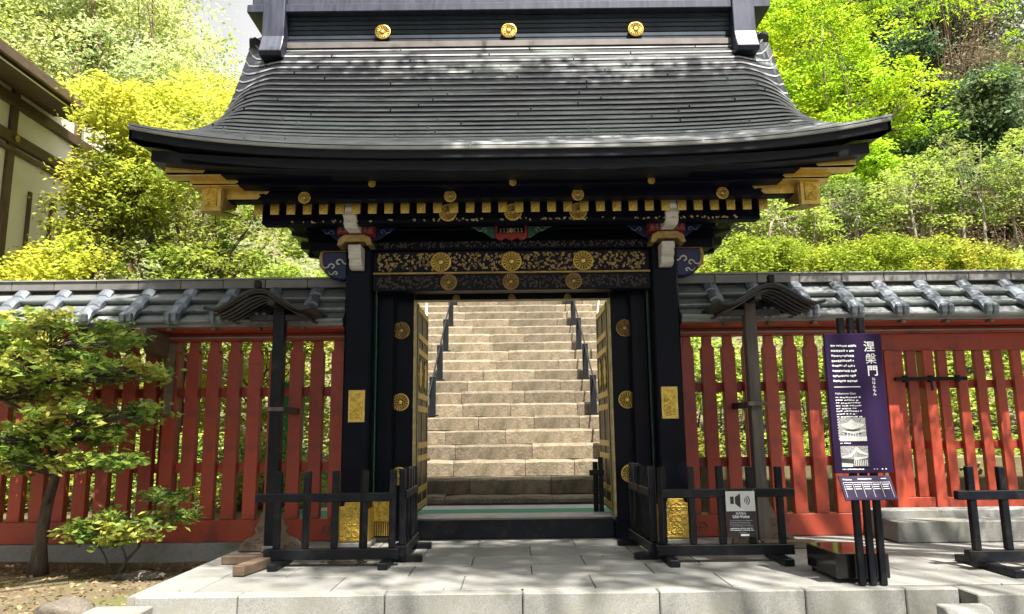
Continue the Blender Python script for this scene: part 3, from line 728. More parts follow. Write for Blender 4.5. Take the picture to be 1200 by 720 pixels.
# ------------------------------------------------------------------ roofed picket walls
def picket_mesh():
    m_ = MB(); h_ = 2.02
    pts = [(-.068, .225), (.068, .225), (.068, 1.83), (.068, 1.95), (.045, 1.985), (.045, 2.08), (-.045, 2.08), (-.045, 1.985), (-.068, 1.95), (-.068, 1.83)]
    m_.prism(pts, 'y', 7.895, 7.985)
    return m_
def wall_roof(par, x0, x1, sx, lit):
    """copper roof of a wall: cap pieces, stepped panels, S-shaped battens"""
    lo, hi = sorted((x0, x1))
    MB().box(lo, hi, 7.52, 8.40, 2.165, 2.21).build('eave_board', 'red', par, bevel=.004)
    MB().box(lo, hi, 7.46, 7.515, 2.175, 2.225).build('eave_fascia', 'wallcap', par, bevel=.004)
    steps = [(7.42, 2.245, 7.575, 2.325), (7.54, 2.375, 7.70, 2.455), (7.66, 2.51, 7.93, 2.665)]
    bx = []
    x = 2.13 if sx > 0 else -2.09
    while abs(x) < max(abs(x0), abs(x1)): bx.append(x); x += .452 * sx
    edges = sorted([lo, hi] + [b for b in bx if lo < b < hi])
    for a, b in zip(edges, edges[1:]):
        if b - a < .05: continue
        for (ya, za, yb, zb) in steps:
            m_ = MB(); n = 6; P = []
            for i in range(n + 1):
                f_ = i / n; P.append((ya + (yb - ya) * f_, za + (zb - za) * (f_ * .7 + .3 * f_ * f_)))
            pts = P + [(yb, zb - .12), (ya + .09, za - .065), (ya + .012, za - .026), (ya, za - .014)]
            fixn(m_.prism(pts, 'x', a + .0015, b - .0015).build('roof_panel', 'wallroof', par, origin=((a + b) / 2, 7.7, 2.4)))
        for (ya, za, yb, zb) in steps[:2]:
            pass
    # rear slope
    fixn(MB().prism([(7.94, 2.56), (8.46, 2.26), (8.46, 2.20), (7.94, 2.48)], 'x', lo, hi).build('rear_roof_slope', 'wallroof', par))
    # batten: three overlapping curved segments
    def seg(ya, za, yb, zb, nose):
        w_ = .072; m_ = MB(); prev = None; n = 7
        for i in range(n + 1):
            f_ = i / n; y = ya + (yb - ya) * f_
            z = za + (zb - za) * f_ + .032 * math.sin(f_ * math.pi) * 1.0 + .045
            if nose and f_ < .2: z -= .03 * (1 - f_ / .2)
            idx = []
            for p in ((-w_, -.06), (-w_, -.005), (-w_ * .55, .022), (0, .03), (w_ * .55, .022), (w_, -.005), (w_, -.06)):
                idx.append(len(m_.v)); m_.v.append((p[0], y, z + p[1]))
            if prev:
                for a in range(6): m_.f.append((prev[a], idx[a], idx[a + 1], prev[a + 1]))
            else: m_.f.append(tuple(idx))
            prev = idx
        m_.f.append(tuple(prev[::-1])); return m_
    first = None
    for b in bx:
        if first is None:
            first = []
            for k, (ya, za, yb, zb, ns) in enumerate(((7.38, 2.255, 7.60, 2.36, 1), (7.56, 2.38, 7.77, 2.49, 0), (7.73, 2.505, 7.94, 2.64, 0))):
                m_ = seg(ya, za, yb, zb, ns)
                if k == 0:
                    # rounded nose with two rolls
                    for dx in (-.036, .036): m_.tube([(dx, 7.385, 2.33 - .03), (dx, 7.365, 2.29), (dx, 7.37, 2.245), (dx, 7.395, 2.215)], .034, 8)
                m_.v = [(v[0] + b, v[1], v[2]) for v in m_.v]
                q = fixn(m_.build('roof_batten', 'wallbatten', par, origin=(b, 7.6, 2.4), smooth=False)); first.append((q, b))
        else:
            for q, b0 in first: copy_part(q, par, (b - b0, 0, 0))
    # ridge cap: pieces with joints
    MB().box(lo, hi, 7.90, 8.14, 2.40, 2.652).build('ridge_web', 'ridge_dark', par)
    x = lo; k = 0
    while x < hi - .05:
        x2 = min(x + .455, hi)
        MB().box(x + .003, x2 - .003, 7.80, 8.20, 2.642, 2.735).build('ridge_cap', 'wallcap', par, origin=(x, 7.9, 2.7), bevel=.004); x = x2
    fixn(MB().prism([(7.785, 2.737), (8.215, 2.737), (8.215, 2.752), (8.0, 2.772), (7.785, 2.752)], 'x', lo, hi).build('ridge_top', 'wallcap_top', par))
    # small brown rafter tips under the eave
    for b in bx:
        MB().box(b - .02 + sx * .05, b + .02 + sx * .05, 7.46, 7.56, 2.145, 2.172).build('rafter_tip', 'brownwood', par, origin=(b, 7.5, 2.16))
def picket_wall(sx, x0, x1, xp_end, label):
    w_ = empty('picket_wall', (sx * 3.6, 7.95, 0), label, 'wall')
    lo, hi = sorted((x0, x1))
    wall_roof(w_, x0, x1, sx, 0)
    MB().box(lo, hi, 7.90, 8.02, 2.085, 2.16).build('head_beam', 'red', w_, bevel=.004)
    MB().box(lo, hi, 7.86, 7.90, 2.112, 2.125).build('head_trim', 'wallcap_top', w_)
    pa, pb = sorted((x0, xp_end))
    MB().box(pa, pb, 7.89, 8.04, .004, .222).build('base_beam', 'red', w_, bevel=.005)
    for z in (1.49, .70): MB().box(pa, pb, 7.987, 8.03, z, z + .10).build('rail', 'red', w_, bevel=.003)
    o0 = None; x = sx * 1.87
    while abs(x) < abs(xp_end) - .05:
        if o0 is None:
            m_ = picket_mesh(); m_.v = [(v[0] + x, v[1], v[2]) for v in m_.v]
            o0 = fixn(m_.build('picket', 'red', w_, origin=(x, 7.95, .225), bevel=.004)); x00 = x
            band = MB().box(x - .069, x + .069, 7.892, 7.896, 1.826, 1.838).build('gilt_band', 'rpaint', o0, origin=(x, 7.92, 1.83))
        else:
            p = copy_part(o0, w_, (x - x00, 0, 0)); c = copy_part(band, p, (x - x00, 0, 0))
        x += sx * .2215
    return w_
lw = picket_wall(-1, -1.73, -7.2, -7.2, 'red picket wall under a copper roof left of the gate, behind the garden tree')
MB().box(-7.2, -2.62, 7.84, 8.06, -.5, .002).build('stone_plinth', 'stonebase', lw, bevel=.006)
rw = picket_wall(1, 1.73, 7.2, 3.82, 'red picket wall under a copper roof right of the gate, half in sunlight')
# posts in the walls
for w_, xs_ in ((lw, (-3.72, -5.9)), (rw, (3.86,))):
    for x in xs_:
        MB().box(x - .08, x + .08, 8.03, 8.19, .003, 2.16).build('wall_post', 'red', w_, bevel=.006)
fixn(MB().prism([(7.35, 2.16), (7.35, 2.10), (7.50, 2.03), (7.60, 1.92), (7.88, 1.90), (7.88, 2.16)], 'x', -3.79, -3.67).build('eave_bracket', 'brownwood', lw, bevel=.006))
MB().box(-3.70, -3.60, 7.86, 7.92, 1.3, 2.06).build('brown_board', 'brownwood', lw)
# pierced metal corner fittings on the base beams
def fitting(x, s, par):
    m_ = MB()
    for k in range(4):
        a0 = k * .06
        pts = [(x + s * (a0 + .045 * math.cos(a)), 7.884, .11 + (.09 - .015 * k) * math.sin(a)) for a in np.linspace(-1.5, 1.5, 9)]
        m_.tube(pts, .006, 5)
    for k in range(3): m_.tube([(x, 7.884, .02 + k * .09), (x + s * (.2 - .05 * abs(k - 1)), 7.884, .02 + k * .09)], .005, 5)
    m_.build('corner_fitting', 'brownwood', par)
fitting(-1.76, -1, lw); fitting(1.76, 1, rw)

# side gate in the right-hand wall
sg = empty('side_gate', (5.2, 7.95, 0), 'red slatted side gate with a sliding bolt above two stone steps', 'gate')
MB().box(3.96, 7.2, 7.90, 8.02, 1.90, 2.08).build('top_rail', 'red', sg, bevel=.004)
MB().box(3.96, 7.2, 7.90, 8.02, .27, .37).build('bottom_rail', 'red', sg, bevel=.004)
for x in (4.02, 4.43, 6.6): MB().box(x - .055, x + .055, 7.875, 8.02, .27, 1.9).build('stile', 'red', sg, bevel=.004)
for z in (1.50, .86): MB().box(3.96, 7.2, 7.975, 8.02, z, z + .085).build('rail', 'red', sg, bevel=.003)
s0 = None
xsl = [4.13, 4.27, 4.60, 4.80, 5.0, 5.2, 5.4, 5.6, 5.8, 6.0, 6.2, 6.4]
for x in xsl:
    if s0 is None: s0 = MB().box(x - .05, x + .05, 7.915, 7.974, .372, 1.898).build('slat', 'red', sg, origin=(x, 7.94, .37), bevel=.004); xs0 = x
    else: copy_part(s0, sg, (x - xs0, 0, 0))
MB().box(4.04, 4.80, 7.83, 7.87, 1.575, 1.612).build('bolt', 'lacquer_dull', sg, bevel=.004)
for x in (4.15, 4.42, 4.7): MB().box(x - .02, x + .02, 7.825, 7.876, 1.56, 1.628).build('bolt_staple', 'lacquer_dull', sg, bevel=.003)
MB().tube([(4.42, 7.84, 1.56), (4.42, 7.83, 1.47)], .014, 7).build('padlock', 'steel', sg)
MB().box(3.94, 7.2, 7.88, 8.05, .003, .268).build('sill_stone', 'stonebase', sg, bevel=.006)
st2 = empty('stone_steps', (5.4, 7.5, 0), 'two long pale granite steps below the red side gate', 'steps')
for (x0, x1) in ((3.66, 5.4), (5.403, 7.2)): MB().box(x0, x1, 7.32, 7.62, .004, .20).build('step_stone', 'granite_front', st2, bevel=.008)
MB().box(3.62, 7.2, 7.623, 7.875, .004, .275).build('step_stone', 'stonebase', st2, bevel=.008)

# ------------------------------------------------------------------ support posts with small curved hoods
def hooded_post(sx, x, label):
    h = empty('hooded_support_post', (x, 7.25, 0), label, 'post', 'support posts with small curved hoods')
    MB().box(x - .055, x + .055, 7.20, 7.31, .06, 2.33).build('post', 'greywood' if sx > 0 else 'lacquer_dull', h, bevel=.006)
    MB().box(x - .035, x + .035, 7.31, 7.9, 1.30, 1.36).build('tie', 'lacquer_dull', h, bevel=.004)
    MB().box(x - .09, x + .09, 7.17, 7.199, 1.31, 1.35).build('wedge', 'greywood', h, bevel=.004)
    # hood: bell-shaped gable section extruded back to the wall
    cxh = x + sx * .09; n = 24; top = []; bot = []
    for i in range(n + 1):
        u = -1 + 2 * i / n; a = abs(u)
        z = 2.455 - .18 * smoothstep(0, .9, a) - .02 * a + .03 * max(0, a - .8) / .2
        top.append((cxh + u * .50, z))
    bot = [(p[0] - (.02 if p[0] > cxh else -.02) * (abs(p[0] - cxh) > .1), p[1] - .045 + .02 * (abs(p[0] - cxh) / .46)) for p in top]
    hd = fixn(MB().prism(top + bot[::-1], 'y', 6.85, 7.62).build('hood', 'darkwood', h, bevel=.003))
    # soffit battens and front lip
    b0 = [(p[0], p[1] - .004) for p in top]
    lip = MB()
    lip.tube([(p[0], 6.845, p[1] - .012) for p in top], .018, 6); lip.build('hood_lip', 'greywood' if 0 else 'darkwood', h, smooth=True)
    for k in range(7):
        y = 6.92 + k * .105
        m_ = MB(); m_.tube([(p[0], y, p[1] - .055) for p in top[2:-2]], .014, 4); m_.build('hood_batten', 'darkwood', h)
    MB().tube([(cxh, 6.83, 2.462), (cxh, 7.63, 2.462)], .018, 8).build('hood_ridge', 'darkwood', h, smooth=True)
    MB().box(cxh - .03, cxh + .03, 6.80, 6.86, 2.45, 2.52).build('ridge_finial', 'lacquer_dull', h, bevel=.008)
    MB().box(x - .035, x + .035, 6.95, 7.6, 2.31, 2.38).build('hood_beam', 'darkwood', h, bevel=.004)
    MB().box(x - .3, x + .3, 7.22, 7.29, 2.20, 2.26).build('hood_arm', 'darkwood', h, bevel=.004)
    # carved base boards either side
    for s in (-1, 1):
        pts = [(x + s * .056, .01), (x + s * .30, .01), (x + s * .29, .07), (x + s * .24, .12), (x + s * .17, .14), (x + s * .14, .18), (x + s * .16, .22), (x + s * .12, .26), (x + s * .10, .34), (x + s * .056, .42)]
        bd = fixn(MB().prism(pts, 'y', 7.225, 7.275).build('carved_foot', 'brownwood', h, bevel=.004))
        rl = MB()
        for (cx, cz, q) in ((.20, .06, .035), (.11, .10, .03), (.10, .2, .022), (.14, .05, .02)):
            rl.tube([(x + s * (cx + q * math.cos(a) * (1 - a / 9)), 7.222, cz + q * math.sin(a) * (1 - a / 9)) for a in np.linspace(0, 6, 14)], .005, 4)
        rl.build('carving', 'greywood', bd)
    MB().box(x - .07, x + .07, 7.18, 7.33, .004, .06).build('post_shoe', 'stonebase', h, bevel=.005)
    if sx > 0: MB().box(x - .05, x + .42, 7.08, 7.20, .004, .07).build('ground_sleeper', 'brownwood', h, bevel=.006)
    return h
hooded_post(-1, -2.30, 'dark hooded support post standing left of the gate before the shaded pickets')
hooded_post(1, 2.35, 'hooded support post with sunlit grey shaft standing right of the gate')

# ------------------------------------------------------------------ black barriers
def barrier(loc, p0, p1, n, label, grp='black wooden barriers', feet=True, rail_ext=(0, 0), foot_len=.5, foot_m='lacquer_dull', zrail=.56, top=.78):
    b = empty('wooden_barrier', loc, label, 'barrier', grp)
    p0 = vec(p0); p1 = vec(p1); d = (p1 - p0).normalized(); nrm = Vector((-d.y, d.x, 0))
    L = (p1 - p0).length
    for i in range(n):
        q = p0 + d * (L * i / (n - 1)); m_ = MB()
        lean = Vector((rnd.uniform(-.006, .006), rnd.uniform(-.006, .006), 0))
        m_.beam(q + Vector((0, 0, .145)), q + lean + Vector((0, 0, top + rnd.uniform(-.006, .006))), .055, .055)
        fixn(m_.build('upright', 'lacquer_dull', b, bevel=.006))
    a = p0 - d * rail_ext[0] - nrm * .045 if 0 else p0 - d * rail_ext[0]
    m_ = MB().beam(p0 - d * rail_ext[0] + Vector((0, 0, zrail)), p1 + d * rail_ext[1] + Vector((0, 0, zrail)), .066, .07)
    fixn(m_.build('rail', 'lacquer_dull', b, bevel=.005))
    m_ = MB().beam(p0 - d * (.06 + rail_ext[0] * .2) + Vector((0, 0, .10)), p1 + d * (.06 + rail_ext[1] * .2) + Vector((0, 0, .10)), .08, .085)
    fixn(m_.build('base_beam', 'lacquer_dull', b, bevel=.005))
    if feet:
        for f_ in (.04, .96):
            q = p0 + d * (L * f_); m_ = MB().beam(q - nrm * foot_len / 2 + Vector((0, 0, .029)), q + nrm * foot_len / 2 + Vector((0, 0, .029)), .08, .056)
            fixn(m_.build('foot', foot_m, b, bevel=.006))
    return b
barrier((-1.5, 6.45, 0), (-2.0, 6.45, 0), (-1.03, 6.45, 0), 5, 'black wooden barrier panel facing front at the left of the gateway', rail_ext=(.19, 0), foot_len=.46)
barrier((-1.0, 6.9, 0), (-.965, 6.6, 0), (-.965, 7.38, 0), 5, 'black wooden barrier panel running back beside the left door', rail_ext=(0, .02), foot_len=.34)
barrier((1.7, 6.45, 0), (1.25, 6.45, 0), (2.25, 6.45, 0), 5, 'black wooden barrier panel carrying the audio guide sign right of the gateway', rail_ext=(0, .12), foot_len=.5)
barrier((1.1, 6.9, 0), (1.20, 6.6, 0), (1.16, 7.45, 0), 5, 'black wooden barrier panel running back beside the right door', rail_ext=(0, .02), foot_len=.34)
barrier((4.2, 6.0, 0), (3.60, 6.0, 0), (5.35, 6.0, 0), 8, 'black wooden barrier before the side gate at the right edge', rail_ext=(.12, 0), foot_len=.75)
# brown timbers beside the left barrier
o = MB().box(-2.50, -2.05, 6.56, 6.66, .004, .075).build('timber_block', 'brownwood', bevel=.008); props(o, 'brown timber lying across, under the left end of the left barrier', 'timber')
o = fixn(MB().beam((-2.06, 6.52, .045), (-2.16, 6.02, .045), .10, .08).build('timber_block', 'brownwood', bevel=.008)); props(o, 'brown timber pointing at the viewer beside the left barrier', 'timber')
# rope coil under the barrier
m_ = MB()
pr = [(-1.55 + .14 * math.cos(a) + a * .012, 6.6 + .05 * math.sin(a * 1.3), .012 + .004 * (a % 2)) for a in np.linspace(0, 16, 70)]
m_.tube(pr, .006, 5); o = m_.build('rope', 'brownwood', smooth=True); props(o, 'thin brown rope coiled on the paving under the left barrier', 'rope')
# folded black stand inside the doorway on the right
fs = empty('folding_stand', (.98, 8.7, .21), 'black post stand just inside the doorway by the right door leaf', 'stand')
MB().box(.94, .99, 8.40, 8.45, .08, .80).build('upright', 'lacquer_dull', fs, bevel=.004)
MB().box(.84, 1.0, 8.39, 8.46, .60, .66).build('crosspiece', 'lacquer_dull', fs, bevel=.004)
MB().box(.85, 1.0, 8.37, 8.48, .08, .15).build('foot', 'lacquer_dull', fs, bevel=.006)
MB().box(.90, .955, 8.6, 8.65, .08, .74).build('upright', 'lacquer_dull', fs, bevel=.004)

# ------------------------------------------------------------------ signs
def text_mesh(s, size, mtl, par, loc, rot=(R(90), 0, 0), align='LEFT', name='lettering', bold=0, sx=1):
    cu = bpy.data.curves.new('t', 'FONT'); cu.body = s; cu.size = size; cu.align_x = align; cu.offset = bold; cu.extrude = .0006
    if '\n' in s: cu.space_line = .95
    to = bpy.data.objects.new('t', cu); COL.objects.link(to)
    bpy.context.view_layer.update()
    me = bpy.data.meshes.new_from_object(to.evaluated_get(bpy.context.evaluated_depsgraph_get()))
    bpy.data.objects.remove(to)
    me.materials.clear(); me.materials.append(M[mtl])
    o = link(name, me, par, loc); o.rotation_euler = rot; o.scale = (sx, 1, 1); return o
sg1 = empty('information_sign', (2.5, 5.5, 0), 'tall purple information board on three black posts, headed 涅槃門', 'sign')
for x in (2.435, 2.51, 2.585):
    MB().box(x - .022, x + .022, 5.42, 5.465, .004, 1.90).build('post', 'lacquer_dull', sg1, bevel=.004)
bd = MB().box(2.285, 2.70, 5.385, 5.415, .775, 1.775).build('board', 'purple', sg1, bevel=.003)
YF = 5.383
text_mesh('涅', .082, 'ink', bd, (2.565, YF, 1.648), bold=.0012)
text_mesh('槃', .082, 'ink', bd, (2.570, YF, 1.560))
text_mesh('門', .082, 'ink', bd, (2.575, YF, 1.472), bold=.0012)
for i, ch in enumerate('ねはんもん'): text_mesh(ch, .026, 'ink', bd, (2.604, YF, 1.432 - i * .027))
def greek(x0, x1, z0, n, pitch, h_, mtl, par, y, seed, lens=None, gapmax=.02, cell=.012):
    rr = random.Random(seed); m_ = MB()
    for k in range(n):
        z = z0 - k * pitch; x = x0; xe = x1 - (rr.uniform(0, .03) if lens is None else (x1 - x0) * (1 - lens[k]))
        while x < xe:
            L = cell * rr.uniform(.5, 1.3)
            dz = rr.uniform(-.15, .15) * h_
            m_.box(x, min(x + L, xe), y, y + .001, z + dz - h_ * .42 * rr.uniform(.6, 1), z + dz + h_ * .42 * rr.uniform(.5, 1)); x += L + cell * (.22 if rr.random() < .8 else .7)
    return m_.build('small_print', mtl, par, kind='stuff')
greek(2.325, 2.515, 1.685, 8, .0365, .019, 'ink', bd, YF, 1, cell=.013)
MB().box(2.327, 2.517, YF, YF + .001, 1.383, 1.389).build('rule', 'ink', bd)
text_mesh('Nehanmon Gate', .022, 'ink', bd, (2.33, YF, 1.332))
greek(2.33, 2.515, 1.31, 16, .0196, .012, 'ink', bd, YF, 2, lens=[.98, .92, .95, .98, .8, .97, .78, .98, .6, .97, .95, .99, .9, .96, .99, .62], cell=.016)
def bw_photo(x0, x1, z0, z1, seed):
    ph = MB().box(x0, x1, YF - .001, YF + .001, z0, z1).build('photograph_print', 'photo_mid', bd)
    w_, h_ = x1 - x0, z1 - z0
    def P(u, v): return (x0 + u * w_, z0 + v * h_)
    def shp(pts, m__, k): fixn(MB().prism([P(*p) for p in pts], 'y', YF - .002 - k * .0006, YF - .001).build('picture_tone', m__, ph))
    if seed == 1:
        shp([(0, 0), (1, 0), (1, .18), (0, .22)], 'photo_light', 1)
        shp([(.12, .62), (.5, .48), (.9, .62), (.95, .72), (.62, .8), (.5, .95), (.36, .8), (.08, .72)], 'photo_light', 1)
        shp([(.2, .3), (.8, .3), (.76, .5), (.24, .5)], 'photo_dark', 2)
        shp([(.18, .46), (.5, .40), (.92, .48), (.98, .42), (.55, .30), (.1, .40)], 'photo_light', 3)
        for k in range(5): shp([(.28 + k * .1, .12), (.31 + k * .1, .12), (.31 + k * .1, .34), (.28 + k * .1, .34)], 'photo_light', 3)
    else:
        shp([(0, .0), (1, 0), (1, .5), (.6, .36), (0, .4)], 'photo_dark', 1)
        shp([(.02, .5), (.3, .55), (.6, .95), (.72, .8), (.98, .62), (.96, .54), (.66, .64), (.58, .76), (.36, .46), (.04, .42)], 'photo_light', 2)
        shp([(.45, .42), (.98, .50), (.96, .42), (.5, .32)], 'photo_light', 2)
        for k in range(8): shp([(.46 + k * .065, .04), (.49 + k * .065, .04), (.49 + k * .065, .34), (.46 + k * .065, .34)], 'photo_light', 2)
        shp([(0, 0), (.4, 0), (.42, .14), (0, .2)], 'photo_light', 2)
bw_photo(2.335, 2.53, .985 + .015, 1.165, 1)
bw_photo(2.335, 2.53, .82, .965, 2)
greek(2.337, 2.42, .985, 1, .02, .008, 'ink', bd, YF, 3); greek(2.337, 2.50, .803, 1, .02, .010, 'ink', bd, YF, 4, cell=.01)
for i, x in enumerate((2.565, 2.585, 2.622, 2.648)): MB().tube([(x, YF - .001, .803), (x, YF + .001, .803)], .005, 8).build('icon', 'inkgrey' if i < 2 else 'ink', bd)
# slanted lower panel
m_ = MB(); lp = [(2.30, 5.375, .758), (2.665, 5.375, .758), (2.665, 5.285, .60), (2.30, 5.285, .60)]
nrm = Vector((0, -.158, .09)).normalized() * -.012
m_.hexa([tuple(vec(p) + nrm) for p in lp] + lp)
lpn = fixn(m_.build('lower_panel', 'purple2', sg1, bevel=.002))
tl = math.atan2(.158, .09)
def on_lp(u, v): return (2.30 + u * .365, 5.375 - .09 * v - .002, .758 - .158 * v + .0012)
text_mesh('Website', .02, 'ink', lpn, on_lp(.05, .2), rot=(tl, 0, 0))
m_ = MB()
def lpbox(u0, u1, v0, v1):
    a, b, c, d_ = [vec(on_lp(*q)) for q in ((u0, v0), (u1, v0), (u1, v1), (u0, v1))]; n_ = Vector((0, -.0009, .0005))
    m_.poly([a + n_, b + n_, c + n_, d_ + n_][::-1])
lpbox(.05, .95, .28, .295)
for k in range(6): lpbox(.05 + k * .178, .055 + k * .178, .28, .9)
for k in range(5):
    for q in range(3): lpbox(.075 + k * .178, .075 + k * .178 + (.13, .11, .12)[q], .36 + q * .09, .39 + q * .09)
lpbox(.8, .9, .12, .15); lpbox(.35, .62, .13, .16)
m_.build('small_print', 'ink', lpn)
bx_ = MB().box(2.30, 2.68, 5.52, 6.08, .03, .205).build('base_box', M['lacquer_dull'], sg1, bevel=.012, segs=2)
bx_.data.materials[0] = mat('glossy_base', (.012, .01, .01), (.01, .008, .008), 3, .12, 0, .05, .002, spec=.7)
for x in (2.33, 2.65):
    for y in (5.56, 6.02): MB().tube([(x, y, .003), (x, y, .03)], .018, 8).build('foot', 'lacquer_dull', sg1)
# audio guide sign hung on the barrier
ag = empty('audio_guide_sign', (1.9, 6.40, .2), 'small black and white sign with a loudspeaker pictogram hung on the barrier', 'sign')
pn = MB().box(1.775, 2.015, 6.392, 6.402, .205, .575).build('black_panel', 'black', ag, bevel=.002)
wp = MB().box(1.773, 2.017, 6.384, 6.391, .415, .578).build('white_panel', mat('pale_grey_board', (.55, .56, .55), (.5, .51, .5), 4, .5, 0, 0), ag, bevel=.002)
m_ = MB(); Y_ = 6.3825
m_.prism([(1.81, .475), (1.84, .475), (1.84, .535), (1.81, .535)], 'y', Y_, 6.3838)
m_.prism([(1.85, .475), (1.895, .44), (1.895, .57 - .01), (1.85, .53)], 'y', Y_, 6.3838)
for q in (.018, .036, .054):
    pts = [(1.912 + q * math.cos(a), .503 + q * .9 * math.sin(a)) for a in np.linspace(-.8, .8, 9)]
    inn = [(1.912 + (q + .008) * math.cos(a), .503 + (q + .008) * .9 * math.sin(a)) for a in np.linspace(-.8, .8, 9)]
    m_.prism(pts + inn[::-1], 'y', Y_, 6.3838)
fixn(m_.build('speaker_symbol', 'black', wp))
text_mesh('音声案内', .022, 'ink', pn, (1.895, 6.3905, .388), align='CENTER')
text_mesh('Uni-Voice', .035, 'ink', pn, (1.895, 6.3905, .36), align='CENTER', bold=.0008)
greek(1.80, 2.0, .338, 4, .014, .007, 'inkgrey', pn, 6.390, 7, cell=.01)
greek(1.80, 2.0, .276, 2, .014, .009, 'ink', pn, 6.390, 9, cell=.01)
greek(1.875, 1.95, .243, 1, .014, .006, 'inkgrey', pn, 6.390, 10, cell=.01)
text_mesh('USE', .022, 'ink', pn, (1.915, 6.3905, .212), align='CENTER', bold=.001) if 0 else MB().box(1.885, 1.955, 6.390, 6.3915, .214, .230).build('logo_strip', 'ink', pn)
MB().tube([(1.76, 6.41, .60), (1.80, 6.385, .574)], .0025, 5).build('tie_string', 'brownwood', ag)
MB().tube([(2.03, 6.41, .60), (1.99, 6.385, .574)], .0025, 5).build('tie_string', 'brownwood', ag)

# ------------------------------------------------------------------ handrails on the stair
for s in (-1, 1):
    hr = empty('handrail', (s * 1.4, 12.7, 1.3), 'dark steel handrail up the ' + ('left' if s < 0 else 'right') + ' side of the stone stair', 'handrail', 'handrails on the stone stair')
    tops = []
    for k in (3, 6, 9, 12, 15, 18):
        z = .19 + (k - 1) * .232; y = 10.66 + (k - 1) * .42 + .2
        MB().box(s * 1.4 - .055, s * 1.4 + .055, y - .03, y + .03, z, z + .70).build('post', 'steel', hr, bevel=.006)
        MB().box(s * 1.4 - .16, s * 1.4 + .10, y - .06, y + .06, z + .012, z + .035).build('base_plate', 'steel', hr)
        tops.append((s * 1.4, y, z + .68))
    MB().tube(tops, .015, 8).build('rail', 'steel', hr, smooth=True)
pp = MB(); pp.tube([(1.75, 14.9, 2.0), (1.75, 14.95, 3.5), (1.8, 15.0, 3.8), (1.95, 15.1, 3.95)], .02, 7); o = pp.build('drain_pipe', 'pipe', smooth=True); props(o, 'thin white pipe rising beside the right handrail of the stair', 'pipe')
pp = MB(); pp.tube([(-1.75, 14.9, 2.0), (-1.75, 14.95, 3.7)], .018, 7); o = pp.build('drain_pipe', 'pipe', smooth=True); props(o, 'thin white pipe rising beside the left handrail of the stair', 'pipe')

# ------------------------------------------------------------------ building at the left
hb = empty('white_walled_hall', (-8.5, 9, .0), 'white plastered hall with brown timber frame and deep eaves at the left edge', 'building')
XW = -7.5
MB().box(-12, XW, 3.0, 13.5, -.3, 6.6).build('wall', 'plaster', hb)
for y in (8.0, 9.2, 10.5, 12.1, 13.45):
    MB().box(XW, XW + .06, y - .07, y + .07, .3, 6.8).build('timber_post', 'timber', hb, bevel=.006)
for y in (11.05, 11.6, 12.8): MB().box(XW, XW + .04, y - .035, y + .035, 2.2, 4.85).build('timber_post', 'timber', hb, bevel=.006)
for z, h_ in ((5.42, .17), (2.1, .2), (6.0, .16)): MB().box(XW + .003, XW + .09, 3.0, 13.55, z, z + h_).build('timber_beam', 'timber', hb, bevel=.006)
MB().box(XW + .003, XW + .07, 3.0, 13.52, 5.30, 5.36).build('timber_beam', 'brownwood', hb)
for y in (10.5, 12.1): medallion(XW + .12, y, 5.5, .05, hb, 'gold', 8).rotation_euler = (0, 0, R(90))
fixn(MB().prism([(-6.6, 6.10), (-6.6, 6.20), (-12, 9.0), (-12, 8.85)], 'y', 2.5, 11.5).build('roof', 'timber', hb))
MB().box(-6.62, -6.57, 2.5, 11.52, 6.03, 6.18).build('eave_fascia', 'brownwood', hb, bevel=.01)
for i in range(6):
    x = -6.72 - i * .14; MB().box(x - .04, x + .04, 2.5, 11.4, 6.04 + i * .05 - .04, 6.04 + i * .05 + .05).build('eave_batten', 'timber', hb, origin=(x, 8, 6))
    MB().box(x + .041, x + .05, 2.5, 11.4, 6.04 + i * .05 - .04, 6.04 + i * .05 - .02).build('batten_edge', 'plaster', hb, origin=(x, 8, 6))

# ------------------------------------------------------------------ foliage
def leaf_mesh(name, P, S, nrm_bias=.6, tone=None, mtl='leaf_green', aspect=.5, droop=0, hang=None):
    """P (n,3) leaf centres, S (n,) lengths: one folded leaf (two triangles each side of the midrib merged to a rhombus quad)"""
    n = len(P)
    a = rng.uniform(0, 2 * np.pi, n)
    d = np.stack([np.cos(a), np.sin(a), rng.normal(-droop, .35, n)], 1); d /= np.linalg.norm(d, axis=1, keepdims=True)
    up_ = rng.normal(0, 1, (n, 3)) * (1 - nrm_bias) + np.array([0, 0, 1.0]) * nrm_bias + np.array([0, -.35, 0]) * nrm_bias
    sd_ = np.cross(d, up_); sd_ /= np.linalg.norm(sd_, axis=1, keepdims=True) + 1e-9
    nn_ = np.cross(sd_, d)
    L = S[:, None]
    v0 = P - d * L * .5; v1 = P + sd_ * L * aspect * .5 + nn_ * L * .06; v2 = P + d * L * .5 - nn_ * L * .05; v3 = P - sd_ * L * aspect * .5 + nn_ * L * .06
    V = np.stack([v0, v1, v2, v3], 1).reshape(-1, 3).astype(np.float32)
    me = bpy.data.meshes.new(name); me.vertices.add(4 * n); me.vertices.foreach_set('co', V.ravel())
    me.loops.add(4 * n); me.loops.foreach_set('vertex_index', np.arange(4 * n, dtype=np.int32))
    me.polygons.add(n); me.polygons.foreach_set('loop_start', np.arange(0, 4 * n, 4, dtype=np.int32)); 
    me.polygons.foreach_set('loop_total', np.full(n, 4, dtype=np.int32))
    at = me.attributes.new('tone', 'FLOAT', 'POINT')
    if tone is None: tone = rng.uniform(0, 1, n)
    at.data.foreach_set('value', np.repeat(np.clip(tone, 0, 1), 4).astype(np.float32))
    me.update(calc_edges=True)
    me.materials.append(M[mtl] if isinstance(mtl, str) else mtl)
    return me
